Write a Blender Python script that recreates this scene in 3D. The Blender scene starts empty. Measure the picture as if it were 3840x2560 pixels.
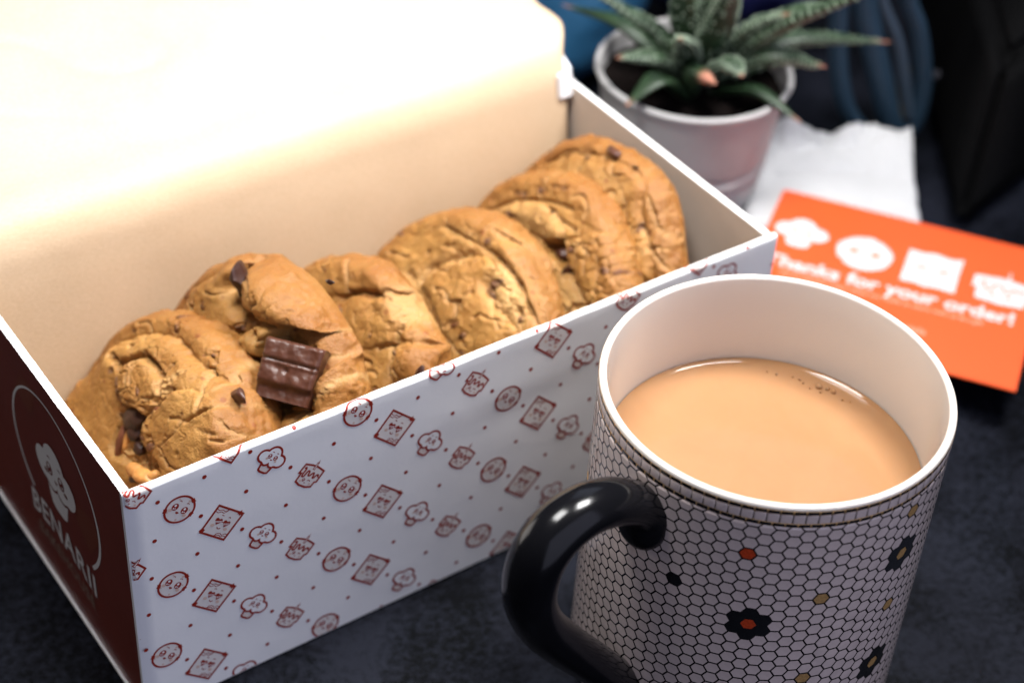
import bpy, bmesh, math, random
import numpy as np
from mathutils import Vector, Matrix, noise as mnoise
from mathutils.geometry import tessellate_polygon

sc = bpy.context.scene
COL = sc.collection
R = math.radians
random.seed(7)

# ------------------------------------------------------------------ camera
cam_d = bpy.data.cameras.new('camera')
cam = bpy.data.objects.new('camera', cam_d)
COL.objects.link(cam)
cam.location = (-0.11195, -0.28998, 0.37841)
cam.rotation_euler = (0.88190, -0.05409, -0.60681)
cam_d.sensor_width = 36
cam_d.lens = 64.11
cam_d.clip_start = 0.01
cam_d.clip_end = 20
cam_d.dof.use_dof = True
cam_d.dof.focus_distance = 0.437
cam_d.dof.aperture_fstop = 9.5
sc.camera = cam

# ------------------------------------------------------------------ world + lamps
w = bpy.data.worlds.new('World')
sc.world = w
w.use_nodes = True
w.node_tree.nodes['Background'].inputs[0].default_value = (0.62, 0.70, 1.0, 1)
w.node_tree.nodes['Background'].inputs[1].default_value = 0.006

def area(name, loc, target, size, power, color, size_y=None, spread=180):
    d = bpy.data.lights.new(name, 'AREA')
    d.energy = power
    d.color = color
    d.shape = 'RECTANGLE'
    d.size = size
    d.size_y = size_y or size
    d.spread = R(spread)
    o = bpy.data.objects.new(name, d)
    COL.objects.link(o)
    o.location = loc
    o.rotation_euler = (Vector(target) - Vector(loc)).to_track_quat('-Z', 'Y').to_euler()
    return o
area('key_lamp', (0.32, -0.028, 0.52), (0.13, 0.02, 0.05), 0.13, 1.75, (1.0, 0.99, 0.985), spread=105)
area('top_lamp', (0.05, 0.045, 0.50), (0.10, 0.05, 0.05), 0.14, 1.40, (1.0, 0.99, 0.98), spread=120)
area('front_fill', (0.15, -1.45, 0.55), (0.1, 0.0, 0.05), 2.6, 24.0, (0.72, 0.75, 1.0))  # added large bluish fill light facing the front panel
area('back_fill', (1.35, 1.15, 1.30), (0.2, 0.0, 0.0), 0.9, 2.5, (0.70, 0.78, 1.0))  # added bluish area light, gives the table and coffee a sheen

area('left_fill', (-0.25, 0.60, 0.22), (0.0, 0.05, 0.04), 0.3, 1.3, (1.0, 0.93, 0.88))

sc.view_settings.view_transform = 'Standard'
sc.view_settings.look = 'None'
sc.view_settings.exposure = 0
sc.view_settings.gamma = 1
sc.cycles.use_denoising = True
sc.cycles.max_bounces = 8
sc.cycles.sample_clamp_indirect = 6

# ------------------------------------------------------------------ helpers
def tag(o, label=None, cat=None, group=None, kind=None):
    for k, v in (('label', label), ('category', cat), ('group', group), ('kind', kind)):
        if v: o[k] = v
    return o

def empty(name, loc=(0, 0, 0), rz=0.0):
    o = bpy.data.objects.new(name, None)
    o.empty_display_size = 0.01
    COL.objects.link(o)
    o.location = loc
    o.rotation_euler = (0, 0, rz)
    return o

def link(name, me, parent=None):
    o = bpy.data.objects.new(name, me)
    COL.objects.link(o)
    if parent: o.parent = parent
    return o

def mesh(name, verts, faces, mats, smooth=True, mi=None):
    me = bpy.data.meshes.new(name)
    me.from_pydata([tuple(v) for v in verts], [], [tuple(f) for f in faces])
    for m in (mats if isinstance(mats, (list, tuple)) else [mats]):
        me.materials.append(m)
    if smooth is True:
        me.polygons.foreach_set('use_smooth', [True] * len(me.polygons))
    if mi is not None:
        me.polygons.foreach_set('material_index', mi)
    me.update()
    return me

def bm_mesh(name, bm, mats, smooth=True):
    me = bpy.data.meshes.new(name)
    bm.normal_update()
    bm.to_mesh(me)
    bm.free()
    for m in (mats if isinstance(mats, (list, tuple)) else [mats]):
        me.materials.append(m)
    if smooth:
        me.polygons.foreach_set('use_smooth', [True] * len(me.polygons))
    return me

def grid_faces(nu, nv, close_u=False, close_v=False):
    i = np.arange(nu if close_u else nu - 1)[:, None]
    j = np.arange(nv if close_v else nv - 1)[None, :]
    a = i * nv + j
    b = ((i + 1) % nu) * nv + j
    c = ((i + 1) % nu) * nv + (j + 1) % nv
    d = i * nv + (j + 1) % nv
    return np.stack([a, b, c, d], -1).reshape(-1, 4)

def lathe(name, prof, n, mats, mat_of=None):
    """prof: list of (r, z)"""
    prof = np.array(prof)
    t = np.linspace(0, 2 * np.pi, n, endpoint=False)
    v = np.stack([np.outer(np.cos(t), prof[:, 0]), np.outer(np.sin(t), prof[:, 0]),
                  np.tile(prof[:, 1], (n, 1))], -1).reshape(-1, 3)
    f = grid_faces(n, len(prof), close_u=True)
    mi = None
    if mat_of:
        mi = [mat_of(prof[k % (len(prof) - 1)], prof[k % (len(prof) - 1) + 1]) for k in range(len(f))]
    return mesh(name, v.tolist(), f.tolist(), mats, True, mi)

def tube(path, radii, n=16, squash=None, caps=True):
    """swept round section along a path (parallel transport); returns verts, faces"""
    P = [Vector(p) for p in path]
    k = len(P)
    T = [(P[min(i + 1, k - 1)] - P[max(i - 1, 0)]).normalized() for i in range(k)]
    up = Vector((0, 0, 1)) if abs(T[0].z) < 0.9 else Vector((0, 1, 0))
    N = T[0].cross(up).normalized()
    vs, fs = [], []
    for i in range(k):
        if i:
            ax = T[i - 1].cross(T[i])
            if ax.length > 1e-9:
                N = Matrix.Rotation(T[i - 1].angle(T[i]), 3, ax.normalized()) @ N
        B = T[i].cross(N)
        r = radii[i] if hasattr(radii, '__len__') else radii
        sx, sy = squash or (1, 1)
        for j in range(n):
            a = 2 * math.pi * j / n
            vs.append(P[i] + N * (r * sx * math.cos(a)) + B * (r * sy * math.sin(a)))
    for i in range(k - 1):
        for j in range(n):
            fs.append((i * n + j, i * n + (j + 1) % n, (i + 1) * n + (j + 1) % n, (i + 1) * n + j))
    if caps:
        fs.append(tuple(range(n))[::-1])
        fs.append(tuple((k - 1) * n + j for j in range(n)))
    return vs, fs

def catmull(pts, m=8):
    P = [Vector(p) for p in pts]
    P = [2 * P[0] - P[1]] + P + [2 * P[-1] - P[-2]]
    out = []
    for i in range(1, len(P) - 2):
        for s in range(m):
            t = s / m
            a, b, c, d = P[i - 1], P[i], P[i + 1], P[i + 2]
            out.append(0.5 * ((2 * b) + (c - a) * t + (2 * a - 5 * b + 4 * c - d) * t * t + (3 * b - a - 3 * c + d) * t ** 3))
    out.append(P[-2])
    return out

# ---- vectorised noise
_perm = np.random.RandomState(3).permutation(256)
_perm = np.concatenate([_perm, _perm, _perm])
_grad = np.random.RandomState(5).normal(size=(256, 3))
_grad /= np.linalg.norm(_grad, axis=1)[:, None]
def perlin(p):
    p = np.asarray(p, float)
    i = np.floor(p).astype(int)
    f = p - i
    u = f * f * f * (f * (f * 6 - 15) + 10)
    i &= 255
    r = 0
    for dx in (0, 1):
        for dy in (0, 1):
            for dz in (0, 1):
                h = _perm[_perm[_perm[(i[:, 0] + dx) & 255] + ((i[:, 1] + dy) & 255)] + ((i[:, 2] + dz) & 255)]
                g = _grad[h]
                d = (g * (f - [dx, dy, dz])).sum(1)
                r = r + d * (u[:, 0] if dx else 1 - u[:, 0]) * (u[:, 1] if dy else 1 - u[:, 1]) * (u[:, 2] if dz else 1 - u[:, 2])
    return r * 1.5
def fbm(p, o=4, g=0.5):
    a, s, r = 1.0, 1.0, 0
    for _ in range(o):
        r = r + a * perlin(p * s + 17.3 * s)
        a *= g
        s *= 2.03
    return r
_feat = np.random.RandomState(9).rand(256, 3)
def worley(p):
    """F1, F2 distances"""
    p = np.asarray(p, float)
    i = np.floor(p).astype(int)
    f1 = np.full(len(p), 9.0)
    f2 = np.full(len(p), 9.0)
    for dx in (-1, 0, 1):
        for dy in (-1, 0, 1):
            for dz in (-1, 0, 1):
                c = i + [dx, dy, dz]
                h = _perm[_perm[_perm[c[:, 0] & 255] + (c[:, 1] & 255)] + (c[:, 2] & 255)]
                d = np.linalg.norm(c + _feat[h] - p, axis=1)
                n1 = np.minimum(f1, d)
                f2 = np.minimum(np.maximum(f1, d), f2)
                f1 = n1
    return f1, f2
def sstep(a, b, x):
    t = np.clip((x - a) / (b - a), 0, 1)
    return t * t * (3 - 2 * t)
def seg_dist(P, pts):
    pts = np.asarray(pts, float)
    d = np.full(len(P), 1e9)
    for a, b in zip(pts[:-1], pts[1:]):
        ab = b - a
        t = np.clip(((P - a) @ ab) / max(ab @ ab, 1e-9), 0, 1)
        d = np.minimum(d, np.hypot(*(P - a - t[:, None] * ab).T))
    return d
def poly_sd(P, pts):
    """signed distance, positive inside"""
    pts = np.asarray(pts, float)
    q = np.vstack([pts, pts[:1]])
    d = seg_dist(P, q)
    ins = np.zeros(len(P), bool)
    for a, b in zip(q[:-1], q[1:]):
        c = (a[1] > P[:, 1]) != (b[1] > P[:, 1])
        with np.errstate(divide='ignore', invalid='ignore'):
            x = (b[0] - a[0]) * (P[:, 1] - a[1]) / (b[1] - a[1] + 1e-12) + a[0]
        ins ^= c & (P[:, 0] < x)
    return np.where(ins, d, -d)
def round_poly(pts, it=2):
    p = np.asarray(pts, float)
    for _ in range(it):
        n = np.roll(p, -1, 0)
        p = np.stack([p * .75 + n * .25, p * .25 + n * .75], 1).reshape(-1, 2)
    return p

# ------------------------------------------------------------------ materials
def new_mat(name):
    m = bpy.data.materials.new(name)
    m.use_nodes = True
    nt = m.node_tree
    return m, nt, nt.nodes['Principled BSDF']

def simple(name, col, rough=0.5, metal=0.0, spec=0.5, coat=0.0, coat_r=0.05, bump=None, vary=None, trans=0, sss=0, sss_r=0.003):
    m, nt, b = new_mat(name)
    b.inputs['Base Color'].default_value = (*col, 1)
    b.inputs['Roughness'].default_value = rough
    b.inputs['Metallic'].default_value = metal
    b.inputs['Specular IOR Level'].default_value = spec
    b.inputs['Coat Weight'].default_value = coat
    b.inputs['Coat Roughness'].default_value = coat_r
    if sss:
        b.inputs['Subsurface Weight'].default_value = sss
        b.inputs['Subsurface Radius'].default_value = (1.0, 0.5, 0.25)
        b.inputs['Subsurface Scale'].default_value = sss_r
    tc = nt.nodes.new('ShaderNodeTexCoord')
    if vary:
        sca, amt = vary[0], vary[1]
        n = nt.nodes.new('ShaderNodeTexNoise')
        n.inputs['Scale'].default_value = sca
        n.inputs['Detail'].default_value = 6
        nt.links.new(tc.outputs['Object'], n.inputs['Vector'])
        mr = nt.nodes.new('ShaderNodeMapRange')
        mr.inputs[1].default_value = 0.25
        mr.inputs[2].default_value = 0.75
        mr.inputs[3].default_value = 1 - amt
        mr.inputs[4].default_value = 1 + amt
        nt.links.new(n.outputs['Fac'], mr.inputs[0])
        mx = nt.nodes.new('ShaderNodeMix')
        mx.data_type = 'RGBA'
        mx.blend_type = 'MULTIPLY'
        mx.inputs[0].default_value = 1
        mx.inputs[6].default_value = (*col, 1)
        nt.links.new(mr.outputs[0], mx.inputs[7])
        nt.links.new(mx.outputs[2], b.inputs['Base Color'])
    if bump:
        prev = None
        for sca, st, dist in bump:
            n = nt.nodes.new('ShaderNodeTexNoise')
            n.inputs['Scale'].default_value = sca
            n.inputs['Detail'].default_value = 5
            nt.links.new(tc.outputs['Object'], n.inputs['Vector'])
            bp = nt.nodes.new('ShaderNodeBump')
            bp.inputs['Strength'].default_value = st
            bp.inputs['Distance'].default_value = dist
            nt.links.new(n.outputs['Fac'], bp.inputs['Height'])
            if prev: nt.links.new(prev.outputs[0], bp.inputs['Normal'])
            prev = bp
        nt.links.new(prev.outputs[0], b.inputs['Normal'])
    return m

M = {}
M['white_card'] = simple('white_coated_card', (0.80, 0.80, 0.80), 0.38, spec=0.4, bump=[(45, 0.12, 0.002), (900, 0.08, 0.0003)], vary=(60, 0.03))
M['white_edge'] = simple('white_card_edge', (0.86, 0.85, 0.83), 0.7, bump=[(1500, 0.25, 0.0003)])
M['kraft_card'] = simple('kraft_card_inside', (0.45, 0.33, 0.22), 0.75, bump=[(900, 0.15, 0.0003)], vary=(160, 0.07))
M['pale_card'] = simple('pale_card_inside', (0.50, 0.42, 0.345), 0.75, bump=[(900, 0.12, 0.0003)], vary=(120, 0.05))
M['brown_print'] = simple('chocolate_brown_print', (0.145, 0.022, 0.012), 0.33, spec=0.5, bump=[(60, 0.18, 0.001), (1800, 0.12, 0.0002)], vary=(90, 0.10))
M['brown_tint'] = simple('lighter_brown_print', (0.15, 0.032, 0.013), 0.33, bump=[(60, 0.18, 0.001)])
M['red_ink'] = simple('red_brown_ink', (0.27, 0.013, 0.003), 0.45, vary=(500, 0.08))
M['red_ink_tint'] = simple('pale_brown_ink', (0.62, 0.44, 0.36), 0.45)
M['grey_ink_tint'] = simple('warm_grey_ink', (0.70, 0.66, 0.63), 0.42)
M['logo_white'] = simple('logo_white_ink', (0.62, 0.60, 0.58), 0.4)
M['logo_dark'] = simple('logo_dark_text', (0.26, 0.17, 0.13), 0.4)
M['orange_card'] = simple('orange_printed_card', (0.62, 0.072, 0.010), 0.5, vary=(40, 0.03))
M['card_white'] = simple('card_white_ink', (0.50,0.485,0.485), 0.5)
M['card_pink'] = simple('card_thin_ink', (0.55, 0.27, 0.18), 0.5)
M['orange_ink'] = simple('card_orange_ink', (0.60, 0.12, 0.03), 0.5)
M['porcelain'] = simple('white_porcelain', (0.60, 0.555, 0.505), 0.22, coat=0.6, coat_r=0.06, spec=0.5)
M['tile_white'] = simple('white_tile_glaze', (0.62, 0.51, 0.47), 0.20, coat=0.5, coat_r=0.06, vary=(260, 0.13))
M['grout'] = simple('black_grout_glaze', (0.010, 0.008, 0.008), 0.25, coat=0.7)
M['tile_black'] = simple('black_tile_glaze', (0.006, 0.006, 0.007), 0.16, coat=0.8)
M['gold'] = simple('gold_luster', (0.95, 0.58, 0.23), 0.5, metal=0.85, bump=[(2500, 0.4, 0.0003)], vary=(1500, 0.2))
M['reddened'] = simple('gold_red_reflection', (0.80, 0.085, 0.022), 0.4, metal=0.45, bump=[(2500, 0.4, 0.0003)], vary=(1500, 0.25))  # gold luster with a red reflection put into its base colour
M['handle'] = simple('black_gloss_ceramic', (0.004, 0.004, 0.005), 0.17, spec=0.2, coat=0.06, coat_r=0.12, bump=[(120, 0.02, 0.001)])
M['zinc'] = simple('brushed_zinc', (0.34, 0.33, 0.325), 0.55, metal=0.0, bump=[(300, 0.08, 0.001)], vary=(70, 0.1))
M['soil'] = simple('dark_potting_soil', (0.0035, 0.002, 0.0016), 1.0, spec=0.1)
M['napkin'] = simple('white_paper_napkin', (0.43, 0.43, 0.435), 0.85, bump=[(120, 0.3, 0.001), (1200, 0.3, 0.0004)])
M['strap'] = simple('teal_blue_webbing', (0.001, 0.017, 0.036), 0.7, bump=[(900, 0.4, 0.0006)])
M['strap_edge'] = simple('pale_blue_webbing', (0.018, 0.034, 0.055), 0.7)
M['pouch'] = simple('blue_nylon', (0.001, 0.05, 0.115), 0.7, bump=[(60, 0.4, 0.004)])
M['pouch_violet'] = simple('royal_blue_nylon', (0.005, 0.008, 0.08), 0.7)
M['bag'] = simple('black_nylon', (0.0012, 0.0012, 0.0014), 0.8, spec=0.06, bump=[(500, 0.4, 0.001)])
M['grey_plastic'] = simple('grey_plastic', (0.06, 0.06, 0.075), 0.5)
M['yellow_tag'] = simple('mustard_webbing', (0.06,0.04,0.002), 0.7)
M['walnut'] = simple('toasted_walnut', (0.52, 0.24, 0.065), 0.42, spec=0.5, vary=(420, 0.30), bump=[(700, 0.4, 0.0006)], sss=0.2, sss_r=0.002)
M['walnut_skin'] = simple('walnut_skin', (0.15, 0.045, 0.018), 0.5, vary=(500, 0.4), bump=[(600, 0.4, 0.0005)])

def choc_mat(name, col, rough):
    m = simple(name, col, rough, spec=0.45, vary=(350, 0.22), bump=[(260, 0.25, 0.0010), (1400, 0.2, 0.0003)])
    return m
M['choc'] = choc_mat('milk_chocolate', (0.070, 0.024, 0.013), 0.38)
M['choc_dark'] = choc_mat('dark_chocolate', (0.036, 0.013, 0.008), 0.34)

def kraft_paper():
    m, nt, b = new_mat('kraft_paper')
    L = nt.links
    tc = nt.nodes.new('ShaderNodeTexCoord')
    n1 = nt.nodes.new('ShaderNodeTexNoise'); n1.inputs['Scale'].default_value = 900; n1.inputs['Detail'].default_value = 4
    n2 = nt.nodes.new('ShaderNodeTexNoise'); n2.inputs['Scale'].default_value = 35; n2.inputs['Detail'].default_value = 5
    mp = nt.nodes.new('ShaderNodeMapping'); mp.inputs['Scale'].default_value = (1, 2.2, 2.2)
    L.new(tc.outputs['Object'], mp.inputs[0])
    L.new(mp.outputs[0], n1.inputs['Vector']); L.new(tc.outputs['Object'], n2.inputs['Vector'])
    r = nt.nodes.new('ShaderNodeValToRGB')
    r.color_ramp.elements[0].position = 0.3; r.color_ramp.elements[0].color = (0.48, 0.342, 0.212, 1)
    r.color_ramp.elements[1].position = 0.7; r.color_ramp.elements[1].color = (0.57, 0.42, 0.275, 1)
    mx = nt.nodes.new('ShaderNodeMath'); mx.operation = 'MULTIPLY_ADD'; mx.inputs[1].default_value = 0.55
    L.new(n1.outputs['Fac'], mx.inputs[0])
    m2 = nt.nodes.new('ShaderNodeMath'); m2.operation = 'MULTIPLY'; m2.inputs[1].default_value = 0.45
    L.new(n2.outputs['Fac'], m2.inputs[0]); L.new(m2.outputs[0], mx.inputs[2])
    L.new(mx.outputs[0], r.inputs[0]); L.new(r.outputs[0], b.inputs['Base Color'])
    b.inputs['Roughness'].default_value = 0.55
    b.inputs['Specular IOR Level'].default_value = 0.5
    bp = nt.nodes.new('ShaderNodeBump'); bp.inputs['Strength'].default_value = 0.25; bp.inputs['Distance'].default_value = 0.0004
    L.new(n1.outputs['Fac'], bp.inputs['Height']); L.new(bp.outputs[0], b.inputs['Normal'])
    return m
M['kraft_paper'] = kraft_paper()

def table_mat():
    m, nt, b = new_mat('dark_slate_table')
    L = nt.links
    tc = nt.nodes.new('ShaderNodeTexCoord')
    n1 = nt.nodes.new('ShaderNodeTexNoise'); n1.inputs['Scale'].default_value = 420; n1.inputs['Detail'].default_value = 8; n1.inputs['Roughness'].default_value = 0.65
    n2 = nt.nodes.new('ShaderNodeTexNoise'); n2.inputs['Scale'].default_value = 26; n2.inputs['Detail'].default_value = 6
    n3 = nt.nodes.new('ShaderNodeTexNoise'); n3.inputs['Scale'].default_value = 120; n3.inputs['Detail'].default_value = 10; n3.inputs['Roughness'].default_value = 0.7; n3.inputs['Distortion'].default_value = 2.0
    for n in (n1, n2, n3): L.new(tc.outputs['Object'], n.inputs['Vector'])
    a = nt.nodes.new('ShaderNodeMath'); a.operation = 'MULTIPLY_ADD'; a.inputs[1].default_value = 0.5
    L.new(n1.outputs['Fac'], a.inputs[0])
    a2 = nt.nodes.new('ShaderNodeMath'); a2.operation = 'MULTIPLY'; a2.inputs[1].default_value = 0.5
    L.new(n2.outputs['Fac'], a2.inputs[0]); L.new(a2.outputs[0], a.inputs[2])
    r = nt.nodes.new('ShaderNodeValToRGB')
    r.color_ramp.elements[0].position = 0.43; r.color_ramp.elements[0].color = (0.0006, 0.0009, 0.0018, 1)
    r.color_ramp.elements[1].position = 0.58; r.color_ramp.elements[1].color = (0.0088, 0.0100, 0.0155, 1)
    L.new(a.outputs[0], r.inputs[0])
    # dark scuff veins
    r2 = nt.nodes.new('ShaderNodeValToRGB')
    r2.color_ramp.elements[0].position = 0.485; r2.color_ramp.elements[0].color = (1, 1, 1, 1)
    r2.color_ramp.elements[1].position = 0.50; r2.color_ramp.elements[1].color = (0.45, 0.45, 0.45, 1)
    e = r2.color_ramp.elements.new(0.515); e.color = (1, 1, 1, 1)
    L.new(n3.outputs['Fac'], r2.inputs[0])
    mx = nt.nodes.new('ShaderNodeMix'); mx.data_type = 'RGBA'; mx.blend_type = 'MULTIPLY'; mx.inputs[0].default_value = 0.7
    L.new(r.outputs[0], mx.inputs[6]); L.new(r2.outputs[0], mx.inputs[7])
    L.new(mx.outputs[2], b.inputs['Base Color'])
    b.inputs['Roughness'].default_value = 0.55
    b.inputs['Specular IOR Level'].default_value = 0.05
    bp = nt.nodes.new('ShaderNodeBump'); bp.inputs['Strength'].default_value = 0.3; bp.inputs['Distance'].default_value = 0.0006
    L.new(n1.outputs['Fac'], bp.inputs['Height']); L.new(bp.outputs[0], b.inputs['Normal'])
    return m
M['table'] = table_mat()

def cookie_mat():
    m, nt, b = new_mat('baked_cookie')
    L = nt.links
    N = nt.nodes.new
    tc = N('ShaderNodeTexCoord')
    def noise(s, d=5, ro=0.55):
        n = N('ShaderNodeTexNoise'); n.inputs['Scale'].default_value = s; n.inputs['Detail'].default_value = d; n.inputs['Roughness'].default_value = ro
        L.new(tc.outputs['Object'], n.inputs['Vector']); return n
    big = noise(75, 5); mid = noise(420, 5, 0.6); fine = noise(1900, 3)
    ramp = N('ShaderNodeValToRGB')
    e = ramp.color_ramp.elements
    e[0].position = 0.28; e[0].color = (0.265, 0.110, 0.022, 1)
    e[1].position = 0.72; e[1].color = (0.45, 0.238, 0.068, 1)
    s1 = N('ShaderNodeMath'); s1.operation = 'MULTIPLY_ADD'; s1.inputs[1].default_value = 0.55
    s2 = N('ShaderNodeMath'); s2.operation = 'MULTIPLY_ADD'; s2.inputs[1].default_value = 0.30
    s3 = N('ShaderNodeMath'); s3.operation = 'MULTIPLY'; s3.inputs[1].default_value = 0.15
    L.new(big.outputs['Fac'], s1.inputs[0]); L.new(mid.outputs['Fac'], s2.inputs[0]); L.new(fine.outputs['Fac'], s3.inputs[0])
    L.new(s3.outputs[0], s2.inputs[2]); L.new(s2.outputs[0], s1.inputs[2]); L.new(s1.outputs[0], ramp.inputs[0])
    col = ramp.outputs[0]
    def attr(nm):
        a = N('ShaderNodeAttribute'); a.attribute_name = nm; return a.outputs['Fac']
    def mix(fac, c, k=1.0):
        nonlocal col
        x = N('ShaderNodeMix'); x.data_type = 'RGBA'
        mm = N('ShaderNodeMath'); mm.operation = 'MULTIPLY'; mm.inputs[1].default_value = k
        L.new(fac, mm.inputs[0]); L.new(mm.outputs[0], x.inputs[0]); L.new(col, x.inputs[6]); x.inputs[7].default_value = (*c, 1)
        col = x.outputs[2]
    mix(attr('brown'), (0.19, 0.058, 0.010), 0.75)
    mix(attr('pale'), (0.52, 0.315, 0.125), 0.8)
    # scattered small dark flecks of chocolate baked into the dough
    fl = N('ShaderNodeTexVoronoi'); fl.inputs['Scale'].default_value = 190; L.new(tc.outputs['Object'], fl.inputs['Vector'])
    fr = N('ShaderNodeMapRange'); fr.inputs[1].default_value = 0.13; fr.inputs[2].default_value = 0.19; fr.inputs[3].default_value = 1; fr.inputs[4].default_value = 0
    L.new(fl.outputs['Distance'], fr.inputs[0])
    fs = N('ShaderNodeSeparateColor'); L.new(fl.outputs['Color'], fs.inputs[0])
    ft = N('ShaderNodeMath'); ft.operation = 'GREATER_THAN'; ft.inputs[1].default_value = 0.74; L.new(fs.outputs[0], ft.inputs[0])
    fm = N('ShaderNodeMath'); fm.operation = 'MULTIPLY'; L.new(fr.outputs[0], fm.inputs[0]); L.new(ft.outputs[0], fm.inputs[1])
    mix(fm.outputs[0], (0.20, 0.055, 0.018), 0.65)
    mix(attr('choc'), (0.085, 0.028, 0.015), 0.95)
    L.new(col, b.inputs['Base Color'])
    b.inputs['Roughness'].default_value = 0.45
    b.inputs['Specular IOR Level'].default_value = 0.28
    b.inputs['Subsurface Weight'].default_value = 0.12
    b.inputs['Subsurface Radius'].default_value = (1.0, 0.45, 0.15)
    b.inputs['Subsurface Scale'].default_value = 0.0015
    prev = None
    for n, st, di in ((mid, 0.35, 0.0012), (fine, 0.55, 0.0006)):
        bp = N('ShaderNodeBump'); bp.inputs['Strength'].default_value = st; bp.inputs['Distance'].default_value = di
        L.new(n.outputs['Fac'], bp.inputs['Height'])
        if prev: L.new(prev.outputs[0], bp.inputs['Normal'])
        prev = bp
    L.new(prev.outputs[0], b.inputs['Normal'])
    return m
M['cookie'] = cookie_mat()

def coffee_mat():
    m, nt, b = new_mat('milky_coffee')
    L = nt.links
    g = nt.nodes.new('ShaderNodeTexCoord')
    n = nt.nodes.new('ShaderNodeTexNoise'); n.inputs['Scale'].default_value = 60; n.inputs['Detail'].default_value = 8; n.inputs['Distortion'].default_value = 1.2
    L.new(g.outputs['Object'], n.inputs['Vector'])
    r = nt.nodes.new('ShaderNodeValToRGB')
    r.color_ramp.elements[0].position = 0.3; r.color_ramp.elements[0].color = (0.305, 0.158, 0.074, 1)
    r.color_ramp.elements[1].position = 0.7; r.color_ramp.elements[1].color = (0.325, 0.171, 0.082, 1)
    L.new(n.outputs['Fac'], r.inputs[0]); L.new(r.outputs[0], b.inputs['Base Color'])
    b.inputs['Roughness'].default_value = 0.06
    b.inputs['IOR'].default_value = 1.34
    b.inputs['Subsurface Weight'].default_value = 0.2
    b.inputs['Subsurface Radius'].default_value = (1.0, 0.6, 0.3)
    b.inputs['Subsurface Scale'].default_value = 0.003
    return m
M['coffee'] = coffee_mat()

def leaf_mat():
    m, nt, b = new_mat('succulent_leaf')
    L = nt.links
    tc = nt.nodes.new('ShaderNodeTexCoord')
    n = nt.nodes.new('ShaderNodeTexNoise'); n.inputs['Scale'].default_value = 150; n.inputs['Detail'].default_value = 4
    L.new(tc.outputs['Object'], n.inputs['Vector'])
    r = nt.nodes.new('ShaderNodeValToRGB')
    r.color_ramp.elements[0].position = 0.3; r.color_ramp.elements[0].color = (0.007, 0.018, 0.007, 1)
    r.color_ramp.elements[1].position = 0.75; r.color_ramp.elements[1].color = (0.024, 0.052, 0.021, 1)
    L.new(n.outputs['Fac'], r.inputs[0])
    a = nt.nodes.new('ShaderNodeAttribute'); a.attribute_name = 'tip'
    mx = nt.nodes.new('ShaderNodeMix'); mx.data_type = 'RGBA'
    L.new(a.outputs['Fac'], mx.inputs[0]); L.new(r.outputs[0], mx.inputs[6]); mx.inputs[7].default_value = (0.40, 0.17, 0.11, 1)
    L.new(mx.outputs[2], b.inputs['Base Color'])
    b.inputs['Roughness'].default_value = 0.45
    return m
M['leaf'] = leaf_mat()
M['tubercle'] = simple('pale_leaf_bumps', (0.22, 0.28, 0.20), 0.6)

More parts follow.
